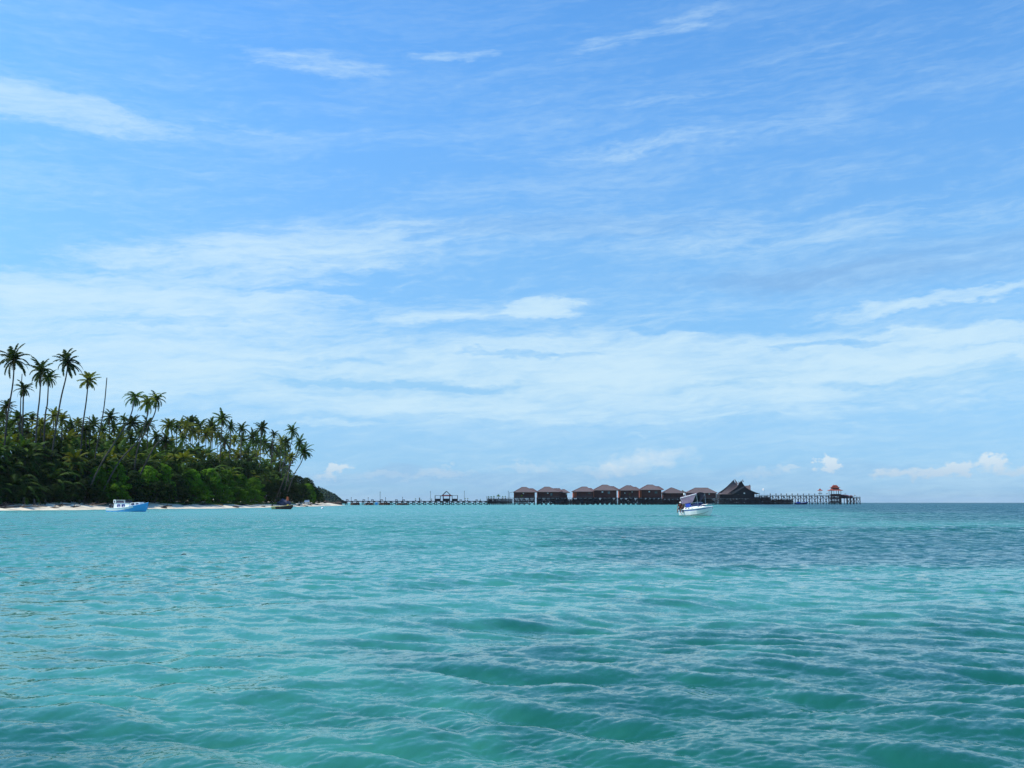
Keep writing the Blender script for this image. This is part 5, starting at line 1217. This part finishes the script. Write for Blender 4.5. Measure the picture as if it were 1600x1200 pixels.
JT = dict(pelvis=(0, 0, .92), belly=(.0, .01, 1.10), chest=(.0, .02, 1.30), neck=(.02, .01, 1.47), head0=(.03, 0, 1.52), head=(.04, -.01, 1.60), crownp=(.04, 0, 1.68), face=(.9, -.4, -.05),
    shL=(.03, .19, 1.39), elL=(.12, .26, 1.14), wrL=(.3, .22, 1.02), paL=(.37, .2, 1.0), shR=(.0, -.19, 1.39), elR=(.02, -.27, 1.12), wrR=(.16, -.24, .92), paR=(.2, -.22, .86),
    hipL=(0, .1, .88), knL=(.05, .12, .48), anL=(0, .12, .08), toL=(.14, .13, .03), hipR=(0, -.1, .88), knR=(.03, -.13, .48), anR=(-.04, -.13, .08), toR=(.1, -.15, .03))
p_ = mw @ Vector((-1.95, -.35, .70))
person('person', 'person in dark shirt standing behind the seated one on the speedboat', p_, R(-50), JT, 'black', 'drift')

# brown boat near the beach
Yb = 240.; b = at(442, HOR, Yb); t = thing('wooden_boat', 'brown and yellow wooden boat floating before the tarpaulin on the beach', 'boat', (b.x, b.y, 0), R(-16))
st = [(-2.7, -.15, .05, .6, .62, .8), (-1.5, -.2, .05, .72, .66, .92), (0, -.24, .08, .74, .74, .95), (1.3, -.2, .16, .52, .86, .75), (2.2, -.02, .34, .22, .98, .38), (2.75, .5, .66, .02, 1.08, .04)]
S = hull(st, t, 'hull', 'brownhull', 'cream', .1); rail_line(S, t, 'cream', .06); strip(S, t, 'black', .62, .86, -1.9, 2.7, 'dark_strake'); strip(S, t, 'cream', .1, .95, -2.7, -1.2, 'yellow_quarter', .01)
MB().box(-2.6, -1.3, -.7, .7, .55, .82).build('stern_box', 'cream', t); MB().box(1.2, 1.5, -.2, .2, .8, 1.15).build('yellow_can', 'yellow', t)
for x in (-.6, .5): MB().box(x, x+.22, -.85, .85, .7, .75).build('thwart', 'cream', t)
mb = MB().box(-2.95, -2.7, -.1, .1, -.3, .9); mb.lathe([(.01, 0), (.17, 0), (.2, .2), (.16, .42), (.01, .46)], (-2.88, 0, .75), 8); mb.build('outboard_motor', 'black', t)
# dark blue boat under the high jetty
Yb = 850.; b = at(1248, HOR, Yb); t = thing('moored_boat', 'dark blue boat moored low under the high jetty', 'boat', (b.x, b.y-6, .2), R(-8))
st = [(-5.4, -.2, .1, 1.1, .9, 1.3), (-3, -.3, .1, 1.3, .95, 1.5), (0, -.3, .15, 1.3, 1.0, 1.5), (3, -.2, .3, .9, 1.35, 1.2), (4.8, .1, .7, .4, 1.9, .6), (5.6, 1.2, 1.5, .02, 2.2, .05)]
S = hull(st, t, 'hull', 'navy', 'timber_g', .1); rail_line(S, t, 'blue2', .1); MB().box(-3.5, -.5, -.8, .8, .9, 1.9).build('cabin', 'blue2', t)
# buoy and drifting wood
Yb = 262.; b = at(504, HOR, Yb); t = thing('mooring_buoy', 'round white mooring buoy floating before the rock spit', 'buoy', (b.x, b.y, 0)); MB().lathe([(.01, -.25), (.25, -.2), (.36, 0), (.34, .2), (.2, .36), (.06, .4), (.01, .4)], n=14).build('float', 'white', t, True); MB().tube([(0, 0, .38), (0, 0, .5)], .04, 6).build('eye', 'steel', t)
for px, py, L, lab in ((290, 867.5, .17, 'small dark stick floating on the lagoon at the left'), (974, 841, .32, 'dark curved branch floating on the water in the middle distance')):
    Y = H*F/(py-HOR); b = at(px, HOR, Y); o = MB().tube([(-L/2, 0, .0), (-L/6, .02, .03), (L/4, -.01, .03), (L/2, .02, .0)], [.012*L*4, .02*L*4, .018*L*4, .006*L*4], 7).build('driftwood_stick', 'timber', loc=(b.x, b.y, .03)); tag(o, lab, 'stick')

# ---------------------------------------------------------------- labels that single out the many palms
from collections import defaultdict
GR = defaultdict(list)
for base, px, root in REG: GR[base].append((px, root))
WORDS = {2: ['left of two', 'right of two'], 3: ['left of three', 'middle of three', 'right of three'], 4: ['leftmost of four', 'second of four', 'third of four', 'rightmost of four'],
         5: ['leftmost of five', 'second of five', 'third of five', 'fourth of five', 'rightmost of five']}
for base, l in GR.items():
    l.sort(key=lambda q: q[0])
    for i, (px, root) in enumerate(l):
        w_ = WORDS.get(len(l)); root['label'] = base if len(l) == 1 else (base+', '+w_[i] if w_ else base+', number %d from the left' % (i+1))

# ---------------------------------------------------------------- thin sea air
hz = MB().box(-14000, 14000, -14000, 14000, -5, 75).build('haze', bpy.data.materials.new('haze')); tag(hz, kind='stuff')
hm = hz.data.materials[0]; hm.use_nodes = True; nt = hm.node_tree; nt.nodes.clear(); g = G(nt)
pv = g.n('ShaderNodeVolumePrincipled'); pv.inputs['Color'].default_value = (.80, .88, .96, 1); pv.inputs['Density'].default_value = .00003; pv.inputs['Anisotropy'].default_value = .2
o_ = g.n('ShaderNodeOutputMaterial'); nt.links.new(pv.outputs[0], o_.inputs['Volume'])
